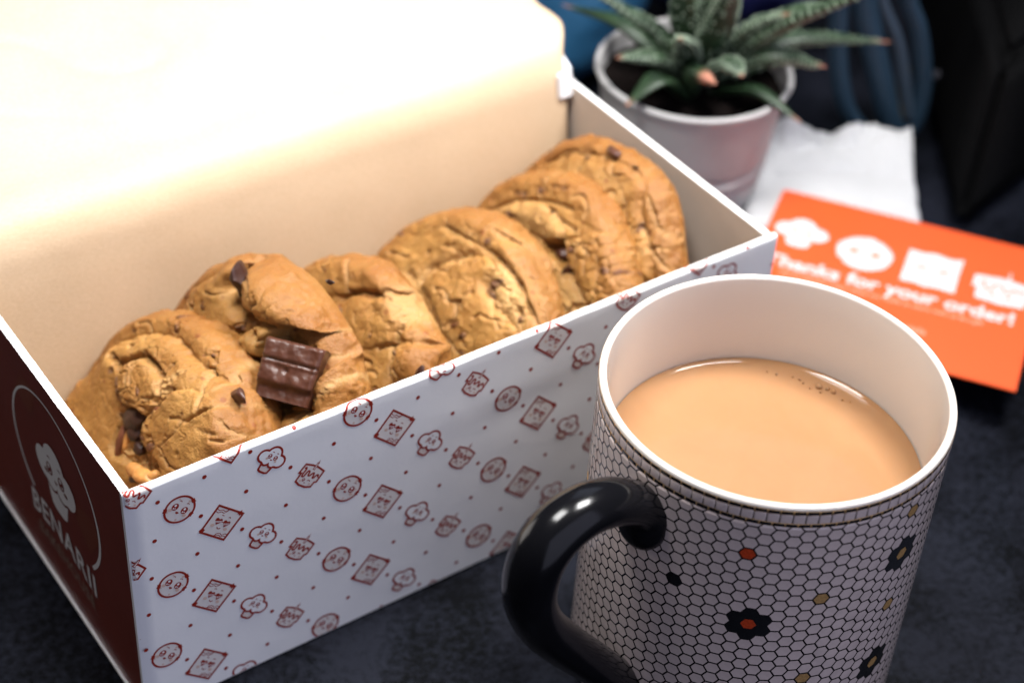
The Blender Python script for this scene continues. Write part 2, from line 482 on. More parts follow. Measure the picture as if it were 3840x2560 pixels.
# ------------------------------------------------------------------ printing: flat ink shapes built as thin geometry
class Ink:
    """collects 2-D shapes (mm) as triangles in layers"""
    def __init__(s):
        s.t = []          # (tri 3x2, material, layer)
        s.k = 0
    def poly(s, pts, m=0):
        s.k += 1
        v = [Vector((p[0], p[1], 0)) for p in pts]
        for a, b, c in tessellate_polygon([v]):
            s.t.append(((tuple(pts[a]), tuple(pts[b]), tuple(pts[c])), m, s.k))
    def disc(s, x, y, rx, ry=None, m=0, rot=0.0, n=16):
        ry = ry or rx
        c, q = math.cos(rot), math.sin(rot)
        s.poly([(x + rx * math.cos(a) * c - ry * math.sin(a) * q, y + rx * math.cos(a) * q + ry * math.sin(a) * c)
                for a in [2 * math.pi * i / n for i in range(n)]], m)
    def stroke(s, pts, wd, closed=False, m=0):
        s.k += 1
        P = [Vector(p) for p in pts]
        n = len(P)
        o = []
        for i in range(n):
            a = P[(i - 1) % n] if (closed or i > 0) else P[i]
            b = P[(i + 1) % n] if (closed or i < n - 1) else P[i]
            t = b - a
            t1 = (P[i] - a).normalized() if (P[i] - a).length > 1e-9 else t.normalized()
            t2 = (b - P[i]).normalized() if (b - P[i]).length > 1e-9 else t.normalized()
            t = (t1 + t2)
            t = t.normalized() if t.length > 1e-6 else t1
            nn = Vector((-t.y, t.x))
            ws = wd(i / max(n - 1, 1)) if callable(wd) else wd
            mit = min(1.0 / max(abs(t.dot(t1)), 0.5), 1.6)
            o.append((P[i] + nn * ws / 2 * mit, P[i] - nn * ws / 2 * mit))
        for i in range(n if closed else n - 1):
            a, b = o[i]
            c, d = o[(i + 1) % n]
            s.t.append(((tuple(a), tuple(b), tuple(d)), m, s.k))
            s.t.append(((tuple(a), tuple(d), tuple(c)), m, s.k))
    def add(s, other, dx, dy, sc_=1.0, rot=0.0, flat=False):
        c, q = math.cos(rot) * sc_, math.sin(rot) * sc_
        for tri, m, k in other.t:
            s.t.append((tuple((p[0] * c - p[1] * q + dx, p[0] * q + p[1] * c + dy) for p in tri), m, s.k + k))
        s.k += 0 if flat else other.k
    def clip(s, x0=-1e9, x1=1e9, y0=-1e9, y1=1e9):
        out = []
        for tri, m, k in s.t:
            P = list(tri)
            if all(x0 <= p[0] <= x1 and y0 <= p[1] <= y1 for p in P):
                out.append((tri, m, k)); continue
            for ax, lim, sg in ((0, x0, 1), (0, x1, -1), (1, y0, 1), (1, y1, -1)):
                Q = []
                for i in range(len(P)):
                    a, b = P[i], P[(i + 1) % len(P)]
                    da, db = (a[ax] - lim) * sg, (b[ax] - lim) * sg
                    if da >= 0: Q.append(a)
                    if (da >= 0) != (db >= 0):
                        t = da / (da - db)
                        Q.append((a[0] + (b[0] - a[0]) * t, a[1] + (b[1] - a[1]) * t))
                P = Q
                if len(P) < 3: break
            for i in range(1, len(P) - 1):
                out.append(((P[0], P[i], P[i + 1]), m, k))
        r = Ink(); r.t = out; r.k = s.k
        return r
    def fine(s, mx):
        out, st = [], list(s.t)
        while st:
            tri, m, k = st.pop()
            e = [math.dist(tri[i], tri[(i + 1) % 3]) for i in range(3)]
            i = e.index(max(e))
            if e[i] <= mx:
                out.append((tri, m, k)); continue
            a, b, c = tri[i], tri[(i + 1) % 3], tri[(i + 2) % 3]
            h = ((a[0] + b[0]) / 2, (a[1] + b[1]) / 2)
            st += [((a, h, c), m, k), ((h, b, c), m, k)]
        s.t = out
    def build(s, name, fn, mats, parent, base=2e-5, step=1.2e-6):
        """fn(x, y, off) -> 3-D point"""
        lay = {k: i for i, k in enumerate(sorted({k for _, _, k in s.t}))}
        n = max(len(lay), 1)
        step = min(step, 2.5e-4 / n)
        vs, fs, mi = [], [], []
        for tri, m, k in s.t:
            ar = (tri[1][0] - tri[0][0]) * (tri[2][1] - tri[0][1]) - (tri[2][0] - tri[0][0]) * (tri[1][1] - tri[0][1])
            if abs(ar) < 1e-7: continue
            if ar < 0: tri = (tri[0], tri[2], tri[1])
            b = len(vs)
            vs += [fn(p[0], p[1], base + step * lay[k]) for p in tri]
            fs.append((b, b + 1, b + 2)); mi.append(m)
        return link(name, mesh(name, vs, fs, mats, False, mi), parent)

def arc(cx, cy, r, a0, a1, n=14, ry=None):
    ry = ry or r
    return [(cx + r * math.cos(R(a0 + (a1 - a0) * i / n)), cy + ry * math.sin(R(a0 + (a1 - a0) * i / n))) for i in range(n + 1)]

# four printed bakery icons (mm): 0 = ink, 1 = pale ink, 2 = grey fill, 3 = white
def eye(I, x, y, r=0.62, hi=3):
    I.disc(x, y, r, r * 1.1, 0)
    I.disc(x - r * .15, y + r * .38, r * .36, m=hi, n=10)
    I.disc(x - r * .22, y - r * .55, r * .22, m=hi, n=8)
    I.disc(x + r * .30, y - r * .42, r * .18, m=hi, n=8)
def face(I, dx, dy, sp=1.35, r=0.62, cheeks=True, hi=3):
    eye(I, dx - sp, dy, r, hi); eye(I, dx + sp, dy, r, hi)
    I.stroke(arc(dx - sp * .8, dy + r * 1.75, r * .45, 20, 150, 5), .22)
    I.stroke(arc(dx + sp * .8, dy + r * 1.75, r * .45, 30, 160, 5), .22)
    I.poly(arc(dx, dy - r * 1.1, r * .55, 180, 360, 8) + [(dx, dy - r * .95)], 0)
    if cheeks:
        I.disc(dx - sp * 1.55, dy - r * 1.3, r * .62, r * .5, 1, n=12); I.disc(dx + sp * 1.55, dy - r * 1.3, r * .62, r * .5, 1, n=12)
def icon_cookie():
    I = Ink()
    ring = [(4.15 * math.cos(a) * (1 + .012 * math.sin(5 * a)), 4.0 * math.sin(a)) for a in [2 * math.pi * i / 44 for i in range(44)]]
    I.poly(ring, 2)
    for x, y, r in ((1.2, 2.9, .38), (-2.9, -1.9, .3), (1.0, -3.0, .33), (2.9, .6, .28), (-2.0, 2.6, .25)): I.disc(x, y, r, m=1, n=9)
    I.stroke(ring, .60, True)
    for a, s in ((60, 1.0), (-3, 1.0), (205, 1.0)):
        x, y = 4.15 * math.cos(R(a)), 4.0 * math.sin(R(a))
        q = R(a)
        I.poly([(x + u * math.cos(q) - v_ * math.sin(q), y + u * math.sin(q) + v_ * math.cos(q)) for u, v_ in
                ((-.55, -.55), (-.1, -.75), (.55, -.7), (.42, -.05), (.6, .5), (.05, .7), (-.5, .6), (-.62, 0))], 0)
    c = Ink(); face(c, 0, 0, 1.62, .98)
    I.add(c, -.1, .2, 1.0, R(-2))
    return I
def icon_card():
    # biscuit slice with heart sunglasses
    I = Ink()
    q = [(-5.2, 4.7), (4.6, 4.7), (4.6, -4.7), (-5.2, -4.7)]
    q = [(-.2 - 4.3, 4.3), (4.3, 4.3), (4.3, -4.3), (-4.3, -4.3)]
    I.poly(q, 2)
    for k in (0, 1):
        I.stroke([(-4.2, 2.5 + k * .75), (-3.2, 2.3 + k * .75), (-2.4, 2.9 + k * .6), (-1.5, 2.7 + k * .6), (-.9, 3.3 + k * .4), (-.5, 4.2)], .22)
        I.stroke([(.4, -4.2), (.8, -3.2 - k * .5), (1.8, -2.9 - k * .6), (2.6, -3.3 - k * .5), (3.4, -2.6 - k * .7), (4.2, -2.7 - k * .7)], .22)
    I.stroke(q, .62, True)
    for x, y in ((3.3, 4.2), (-4.2, -3.6)):
        I.poly([(x + u, y + v_) for u, v_ in ((-.8, -.6), (-.2, -.5), (.2, -.9), (.7, -.3), (.85, .4), (.2, .5), (0, .95), (-.5, .4))], 0)
    for sx in (-1, 1):
        x = sx * 1.4
        I.poly([(x, -1.0), (x - 1.15, .2), (x - 1.1, .85), (x - .6, 1.15), (x, .8), (x + .6, 1.15), (x + 1.1, .85), (x + 1.15, .2)], 0)
        I.stroke([(x - .95, -.15), (x + 1.0, .45)], .14, m=3)
        I.stroke([(x - .7, -.45), (x + 1.0, .15)], .12, m=3)
        I.disc(sx * 2.3, -1.4, .62, .48, 1, n=12)
        I.stroke(arc(sx * 1.2, 1.75, .4, 30, 150, 5), .24)
    I.stroke([(-.35, .3), (.35, .3)], .25)
    I.stroke(arc(0, -1.25, .6, 195, 345, 7), .26)
    return I
def cloud_outline(s=1.0):
    cs = ((-2.55, .35, 1.85), (-.1, 1.75, 2.25), (2.6, .35, 1.85), (1.15, -.75, 1.25), (-1.15, -.75, 1.25))
    o = []
    for k in range(56):
        a = 2 * math.pi * k / 56
        d = Vector((math.cos(a), math.sin(a)))
        best = 0.1
        for cx, cy, r in cs:
            c = Vector((cx, cy - .4))
            b = c.dot(d)
            q = b * b - (c.length_squared - r * r)
            if q >= 0: best = max(best, b + math.sqrt(q))
        o.append((d.x * best * s, (d.y * best + .4) * s))
    return o
def icon_cup():
    I = Ink()
    cup = [(-2.1, -.7), (2.1, -.7), (1.6, -3.6), (.9, -3.95), (-.9, -3.95), (-1.6, -3.6)]
    I.poly(cup, 2)
    for k in range(-3, 4): I.stroke([(k * .55, -1.0), (k * .42, -3.7)], .09, m=1)
    I.stroke(cup, .60, True)
    c = cloud_outline()
    I.poly(c, 3); I.stroke(c, .62, True)
    f = Ink(); face(f, 0, .9, 1.0, .66)
    I.add(f, 0, 0)
    return I
def icon_cake():
    I = Ink()
    body = [(-3.5, 2.3), (-1, 2.75), (1, 2.75), (3.5, 2.3), (3.6, -1.2), (3.0, -1.6), (2.9, -3.1), (1.2, -3.7), (-1.2, -3.7), (-2.9, -3.1), (-3.0, -.4), (-3.7, -.6)]
    I.poly(body, 2); I.stroke(body, .60, True)
    d = [(-3.0, 1.1), (-2.6, 1.5), (-2.3, .9), (-2.3, -.9), (-1.9, -1.2), (-1.5, -.8), (-1.4, .5), (-1.0, .9), (-.6, .5), (-.5, -.2), (0, -.4), (.4, .3), (.8, .8), (1.2, .3), (1.4, -.5), (1.8, -.5), (2.1, .4), (2.6, .7), (3.0, 0)]
    I.stroke([tuple(p) for p in catmull([(a, b, 0) for a, b in d], 3) for p in [(p.x, p.y)]], .55)
    I.poly([(-.25, 1.7), (.25, 1.7), (.22, 3.9), (-.22, 3.9)], 2); I.stroke([(-.28, 1.7), (.28, 1.7), (.24, 3.9), (-.24, 3.9)], .22, True)
    I.poly([(-.2, 4.0), (.2, 4.0), (.02, 4.9)], 0)
    eye(I, -.9, -1.9, .5); I.stroke(arc(.9, -2.0, .5, 20, 160, 6), .25)
    I.poly(arc(0, -2.5, .3, 180, 360, 6), 0)
    I.disc(-1.8, -2.5, .4, .3, 1, n=10); I.disc(1.8, -2.5, .4, .3, 1, n=10)
    return I
ICONS = [icon_cookie(), icon_card(), icon_cup(), icon_cake()]

def text_ink(txt, size, m=0, bold=0.0, spacing=1.0, sx=1.0):
    """lettering as 2-D triangles, origin centred"""
    cu = bpy.data.curves.new('lettering', 'FONT')
    cu.body = txt
    cu.size = size
    cu.align_x = 'CENTER'
    cu.offset = bold
    cu.space_character = spacing
    cu.resolution_u = 3
    ob = bpy.data.objects.new('lettering', cu)
    COL.objects.link(ob)
    bpy.context.view_layer.update()
    me = bpy.data.meshes.new_from_object(ob.evaluated_get(bpy.context.evaluated_depsgraph_get()))
    me.calc_loop_triangles()
    I = Ink()
    I.k = 1
    for t in me.loop_triangles:
        I.t.append((tuple((me.vertices[i].co.x * sx, me.vertices[i].co.y) for i in t.vertices), m, 1))
    bpy.data.objects.remove(ob)
    bpy.data.curves.remove(cu)
    bpy.data.meshes.remove(me)
    return I

# ------------------------------------------------------------------ tabletop
def build_table():
    n = 60
    xs = np.linspace(-1.2, 2.4, n); ys = np.linspace(-1.2, 2.4, n)
    X, Y = np.meshgrid(xs, ys, indexing='ij')
    v = np.stack([X, Y, X * 0], -1).reshape(-1, 3)
    o = link('tabletop', mesh('tabletop', v.tolist(), grid_faces(n, n).tolist(), M['table'], True))
    tag(o, kind='structure')
build_table()

# ------------------------------------------------------------------ bakery box
L_, D_, H_ = 0.19945, 0.0977, 0.07884
TH = 0.0021
FR = 0.0010      # fold radius of the front panel

def slab(name, x0, x1, y0, y1, z0, z1, mats, face_mat, parent, bev=0.0, bev_sel=None):
    """box with a material per side: face_mat maps '-x','+x','-y','+y','-z','+z' to slot"""
    bm = bmesh.new()
    vs = [bm.verts.new((x, y, z)) for x in (x0, x1) for y in (y0, y1) for z in (z0, z1)]
    for key, idx in (('-x', (0, 1, 3, 2)), ('+x', (4, 6, 7, 5)), ('-y', (0, 4, 5, 1)), ('+y', (2, 3, 7, 6)), ('-z', (0, 2, 6, 4)), ('+z', (1, 5, 7, 3))):
        f = bm.faces.new([vs[i] for i in idx])
        f.material_index = face_mat.get(key, 0)
    if bev:
        ed = [e for e in bm.edges if bev_sel is None or bev_sel(e)]
        bmesh.ops.bevel(bm, geom=ed, offset=bev, segments=5, profile=0.5, affect='EDGES')
    o = link(name, bm_mesh(name, bm, mats, False), parent)
    if bev:
        for p in o.data.polygons: p.use_smooth = True
        o.data.set_sharp_from_angle(angle=R(50))
    return o

box = empty('bakery_box')
tag(box, 'open white cardboard bakery box printed with little red brown cakes, holding six cookies', 'box')
slab('base', 0.0024, L_ - 0.0024, 0.0024, D_ - 0.0024, 0.0003, 0.0026, [M['kraft_card']], {}, box)

def front_panel():
    # gently bowed panel with a rounded fold along the top and the left edge
    nx = 90
    xs = np.linspace(-0.0002, L_ + 0.0012, nx)
    prof = [(0.0, 0.0005)] + [(0.0, z) for z in np.linspace(0.004, H_ - FR, 26)]
    prof += [(FR - FR * math.cos(a), H_ - FR + FR * math.sin(a)) for a in np.linspace(0.2, math.pi / 2, 6)]
    prof += [(TH - 0.0004, H_), (TH, H_ - 0.0004), (TH, 0.0005)]
    v = []
    for x in xs:
        e = max(0, 1 - (x + 0.0002) / 0.0010)
        for k, (y, z) in enumerate(prof):
            yy = y + (0.0009 * e * e if y < TH * 0.6 else 0) + bow(x, z) * (1 if y < TH * .9 else 0)
            v.append((x, yy, z + wave(x, z)))
    m = len(prof)
    f = grid_faces(nx, m).tolist()
    mi = [0 if (k % (m - 1)) < m - 3 else 1 for k in range(len(f))]
    f = [q[::-1] for q in f]
    c0 = tuple(range(m)); c1 = tuple((nx - 1) * m + j for j in range(m))
    f += [c0, c1[::-1]]; mi += [0, 0]
    me = mesh('front_panel', v, f, [M['white_card'], M['kraft_card']], True, mi)
    o = link('front_panel', me, box)
    me.set_sharp_from_angle(angle=R(40))
    return o
def bow(x, z):
    return -0.0007 * math.sin(math.pi * min(max(x / L_, 0), 1)) * math.sin(math.pi * min(max(z / H_, 0), 1)) \
        + 0.0002 * math.exp(-((x - 0.118) / 0.02) ** 2 - ((z - 0.055) / 0.006) ** 2) - 0.0002 * math.exp(-((x - 0.105) / 0.025) ** 2 - ((z - 0.062) / 0.006) ** 2)

def wave(x, z):
    return 0.00030 * (mnoise.noise(Vector((x * 45, 2.2, 0))) + 0.5 * mnoise.noise(Vector((x * 140, 5.2, 0)))) * max(0, z / H_) ** 6
def front_map(x, s, off):
    """print co-ordinates (mm) on the front panel, running over the fold"""
    xm, sm = x * 1e-3, s * 1e-3
    hf = H_ - FR
    if sm <= hf:
        y, z = -off, sm
    else:
        a = (sm - hf) / FR
        if a < math.pi / 2:
            y, z = FR - (FR + off) * math.cos(a), hf + (FR + off) * math.sin(a)
        else:
            y, z = FR + (sm - hf - FR * math.pi / 2), H_ + off
    e = max(0, 1 - (xm + 0.0002) / 0.0010)
    return (xm, y + 0.0009 * e * e + bow(xm, z), z + wave(xm, z))

front = front_panel()
pattern = Ink()
for i in range(-14, 26):
    for j in range(-9, 12):
        x = 13.3 + i * 10.64 - j * 3.4
        z = 68.0 - i * 10.04 - j * 24.05
        if -8 < x < 208 and -8 < z < 86:
            pattern.add(ICONS[i % 4], x, z, 0.97, R(-43.3), True)
        for dj in (0, 0.5):
            x = 13.3 + (i + .5) * 10.64 - (j + dj) * 3.4
            z = 68.0 - (i + .5) * 10.04 - (j + dj) * 24.05
            if -2 < x < 203 and -2 < z < 82:
                pattern.disc(x, z, .62, .62, 0, n=10); pattern.k = 0
top_s = (H_ - FR) * 1e3
pieces = Ink()
for a, b in ((0.8, top_s - .0005), (top_s, top_s + .5), (top_s + .5, top_s + 1.0), (top_s + 1.0, top_s + 1.57), (top_s + 1.57, top_s + 2.1)):
    c = pattern.clip(0.1, L_ * 1e3 + 1.0, a, b)
    pieces.t += c.t
pieces.k = pattern.k
# coarse split along x so the print follows the bowed panel
pieces.fine(1.6)
pieces.build('pattern_print', front_map, [M['red_ink'], M['red_ink_tint'], M['grey_ink_tint'], M['white_card']], front, base=5e-5, step=5e-6)

# left end panel, brown outside
end_l = slab('end_panel', 0.0, TH, TH + 0.0001, D_, 0.0012, H_ - 0.0003, [M['brown_print'], M['white_edge'], M['kraft_card']],
             {'+z': 1, '+x': 2, '-z': 1}, box)
end_l['label'] = 'chocolate brown end panel with white round cupcake logo'
def fray(o, amp=0.00012):
    bm = bmesh.new(); bm.from_mesh(o.data)
    bmesh.ops.subdivide_edges(bm, edges=[e for e in bm.edges if abs(e.verts[0].co.y - e.verts[1].co.y) > .05], cuts=220, use_grid_fill=True)
    zt = max(v.co.z for v in bm.verts)
    rg = random.Random(4)
    for v in bm.verts:
        if v.co.z > zt - 1e-5:
            k = 1.0 if rg.random() < .85 else 2.2
            v.co.z += rg.uniform(-1, .5) * amp * k
    bm.to_mesh(o.data); bm.free()
fray(end_l)
slab('edge_strip', -0.0006, TH, 0.0004, D_, 0.0004, 0.0011, [M['white_edge']], {}, box)
slab('end_panel', L_ - TH, L_, TH + 0.0001, D_ - TH - 0.0001, 0.0005, H_, [M['white_card'], M['white_edge'], M['pale_card']],
     {'+z': 1, '-x': 2}, box)
slab('back_panel', TH + 0.0001, L_ - 0.0001, D_ - TH, D_, 0.0005, H_ + 0.0004, [M['white_card'], M['kraft_card']], {'-y': 1}, box)

# printed logo on the brown end panel; print x runs towards the front of the box
def end_map(x, z, off):
    return (-off, D_ - x * 1e-3, z * 1e-3)
YC = 97.7
logo = Ink()
def P_(y, z): return (YC - y, z)
# tinted rays behind
logo.poly([P_(40, 47), P_(27, 36), P_(20, 46), P_(22, 52)], 1)
logo.poly([P_(58, 60), P_(52, 72), P_(62, 71), P_(68, 62)], 1)
ring = [P_(46.0 + 26.2 * math.cos(R(a)), 47.5 + 24.0 * math.sin(R(a))) for a in np.linspace(-47, 223, 60)]
logo.stroke(ring, lambda t: 1.25 - 0.6 * math.sin(math.pi * min(1, t * 1.05)) ** 2 * (1 if t > .1 else .6), m=0)
c = cloud_outline(2.75)
cl = Ink()
cupl = [(-6.6, -3.4), (-3.4, -4.6), (0, -4.8), (3.4, -4.6), (6.6, -3.4), (4.6, -11.3), (2.6, -12.4), (-2.6, -12.4), (-4.6, -11.3)]
cl.poly(cupl, 0)
for k in range(-3, 4): cl.stroke([(k * 1.6, -5.0), (k * 1.15, -11.6)], .25, m=2)
cl.stroke(c, 1.5, True, m=3); cl.poly(c, 0)
for sx in (-1, 1):
    cl.disc(sx * 3.6, 1.3, 1.9, 2.1, 3, n=18)
    cl.disc(sx * 3.6 - .4, 2.1, .75, m=0, n=12); cl.disc(sx * 3.6 + .6, .4, .45, m=0, n=10)
    cl.stroke(arc(sx * 3.2, 4.7, 1.1, 40, 140, 6), .45, m=3)
    cl.disc(sx * 6.0, -.9, 1.2, .7, 1, n=12)
cl.poly(arc(0, -.7, 1.0, 180, 360, 8), 3)
logo.add(cl, *P_(46, 46.5), 1.0)
t = text_ink('BENARII', 11.3, 0, bold=0.19, spacing=1.10)
tx = Ink(); tx.k = 1
for tri, m, k in t.t:
    tx.t.append((tuple((p[0] * 0.93, p[1] + 2.6 - 0.0045 * p[0] ** 2) for p in tri), m, 1))
logo.add(tx, *P_(46.4, 19.6))
t = text_ink('BAKEHOUSE', 6.3, 4, bold=0.06, spacing=1.08)
tx = Ink(); tx.k = 1
for tri, m, k in t.t:
    tx.t.append((tuple((p[0] * 0.96, p[1] + 1.6 - 0.0040 * p[0] ** 2) for p in tri), m, 1))
logo.add(tx, *P_(46.4, 12.9))
lp = logo.build('logo_print', end_map, [M['logo_white'], M['brown_tint'], M['grey_ink_tint'], M['brown_print'], M['logo_dark']], end_l, base=5e-5, step=4e-6)

# lid, hinged on the back wall and lying back; its right edge shows white
LA = R(29)
def lid_pt(x, d, h):
    return (x, D_ + 0.0008 + d * math.cos(LA) - h * math.sin(LA), H_ + 0.0012 + d * math.sin(LA) + h * math.cos(LA))
def lid():
    bm = bmesh.new()
    x0, x1 = -0.001, L_ + 0.0004
    vs = [bm.verts.new(lid_pt(x, d, h)) for x in (x0, x1) for d in (0.0, 0.112) for h in (0.0, 0.0021)]
    for idx in ((0, 1, 3, 2), (4, 6, 7, 5), (0, 4, 5, 1), (2, 3, 7, 6), (0, 2, 6, 4), (1, 5, 7, 3)):
        bm.faces.new([vs[i] for i in idx])
    bmesh.ops.bevel(bm, geom=bm.edges[:], offset=0.0005, segments=2, affect='EDGES')
    return link('lid', bm_mesh('lid', bm, [M['white_card']], False), box)
lid()
def corner_tuck():
    # small white glued tab where lid and right end meet
    bm = bmesh.new()
    pr = [(0.0925, 0.0755), (0.0978, 0.0755), (0.0986, 0.0822), (0.094, 0.0838)]
    a = [bm.verts.new((L_ - 0.0075, y, z)) for y, z in pr]
    b = [bm.verts.new((L_ - 0.0023, y, z)) for y, z in pr]
    bm.faces.new(a); bm.faces.new(b[::-1])
    for i in range(4): bm.faces.new((a[i], b[i], b[(i + 1) % 4], a[(i + 1) % 4]))
    bmesh.ops.recalc_face_normals(bm, faces=bm.faces[:])
    bmesh.ops.bevel(bm, geom=bm.edges[:], offset=0.0006, segments=2, affect='EDGES')
    link('corner_tab', bm_mesh('corner_tab', bm, [M['white_card']], False), box)
corner_tuck()

# ------------------------------------------------------------------ kraft paper sheet lining back wall and lid
def paper():
    prof = [(0.0825, 0.0032), (0.0848, 0.020), (0.0872, 0.038), (0.0893, 0.052), (0.0914, 0.065), (0.0933, 0.0745), (0.0953, 0.0820), (0.0988, 0.0878), (0.1038, 0.0912)]
    for k in range(12):
        prof.append(lid_pt(0, 0.018 + k * 0.0085, max(0.0060 - 0.0006 * k, 0.0016))[1:])
    c = catmull([(0, y, z) for y, z in prof], 6)
    nu, nv = 150, len(c)
    xs = np.linspace(0.0030, L_ - 0.0045, nu)
    v = np.zeros((nu, nv, 3))
    cy = np.array([p.y for p in c]); cz = np.array([p.z for p in c])
    s = np.concatenate([[0], np.cumsum(np.hypot(np.diff(cy), np.diff(cz)))])
    ny = np.gradient(cz, s); nz = -np.gradient(cy, s)
    ny, nz = -ny, -nz
    X, S = np.meshgrid(xs, s, indexing='ij')
    q = np.stack([X.ravel() * 28, S.ravel() * 28, X.ravel() * 0], 1)
    wr = fbm(q, 3) * 0.0006
    # soft creases
    q2 = np.stack([X.ravel() * 16 + S.ravel() * 9, S.ravel() * 30, X.ravel() * 0 + 4], 1)
    rd = np.abs(perlin(q2))
    wr = wr - np.exp(-(rd / 0.05) ** 2) * 0.00050 * np.clip((S.ravel() - 0.10) / 0.03, 0, 1)
    wr = wr.reshape(nu, nv)
    amp = np.clip((S - 0.06) / 0.04, 0.12, 1.0)
    wob = 0.0006 * np.sin(X / L_ * 5.2 + 0.6) * np.exp(-((S - 0.080) / 0.018) ** 2)
    wr = wr * amp + wob
    # right edge leans up from the lid at the bend, then meets the lid edge
    ex = np.exp(-((S - 0.096) / 0.012) ** 2) * np.clip((X - 0.17) / 0.025, 0, 1) ** 2
    edge = np.clip((X - 0.15) / 0.045, 0, 1) ** 2
    v[..., 0] = X + edge * (0.0058 * np.exp(-((S - 0.096) / 0.008) ** 2) + 0.0020 * np.clip((S - 0.098) / 0.01, 0, 1))
    v[..., 1] = cy[None, :] + ny[None, :] * wr
    v[..., 2] = cz[None, :] + nz[None, :] * (wr + 0.002 * ex)
    me = mesh('kraft_paper_sheet', v.reshape(-1, 3).tolist(), grid_faces(nu, nv).tolist(), M['kraft_paper'], True)
    o = link('kraft_paper_sheet', me)
    md = o.modifiers.new('thickness', 'SOLIDIFY'); md.thickness = 0.00025; md.offset = 0
    tag(o, 'sheet of brown kraft paper lining the back wall and raised lid of the box', 'paper')
paper()

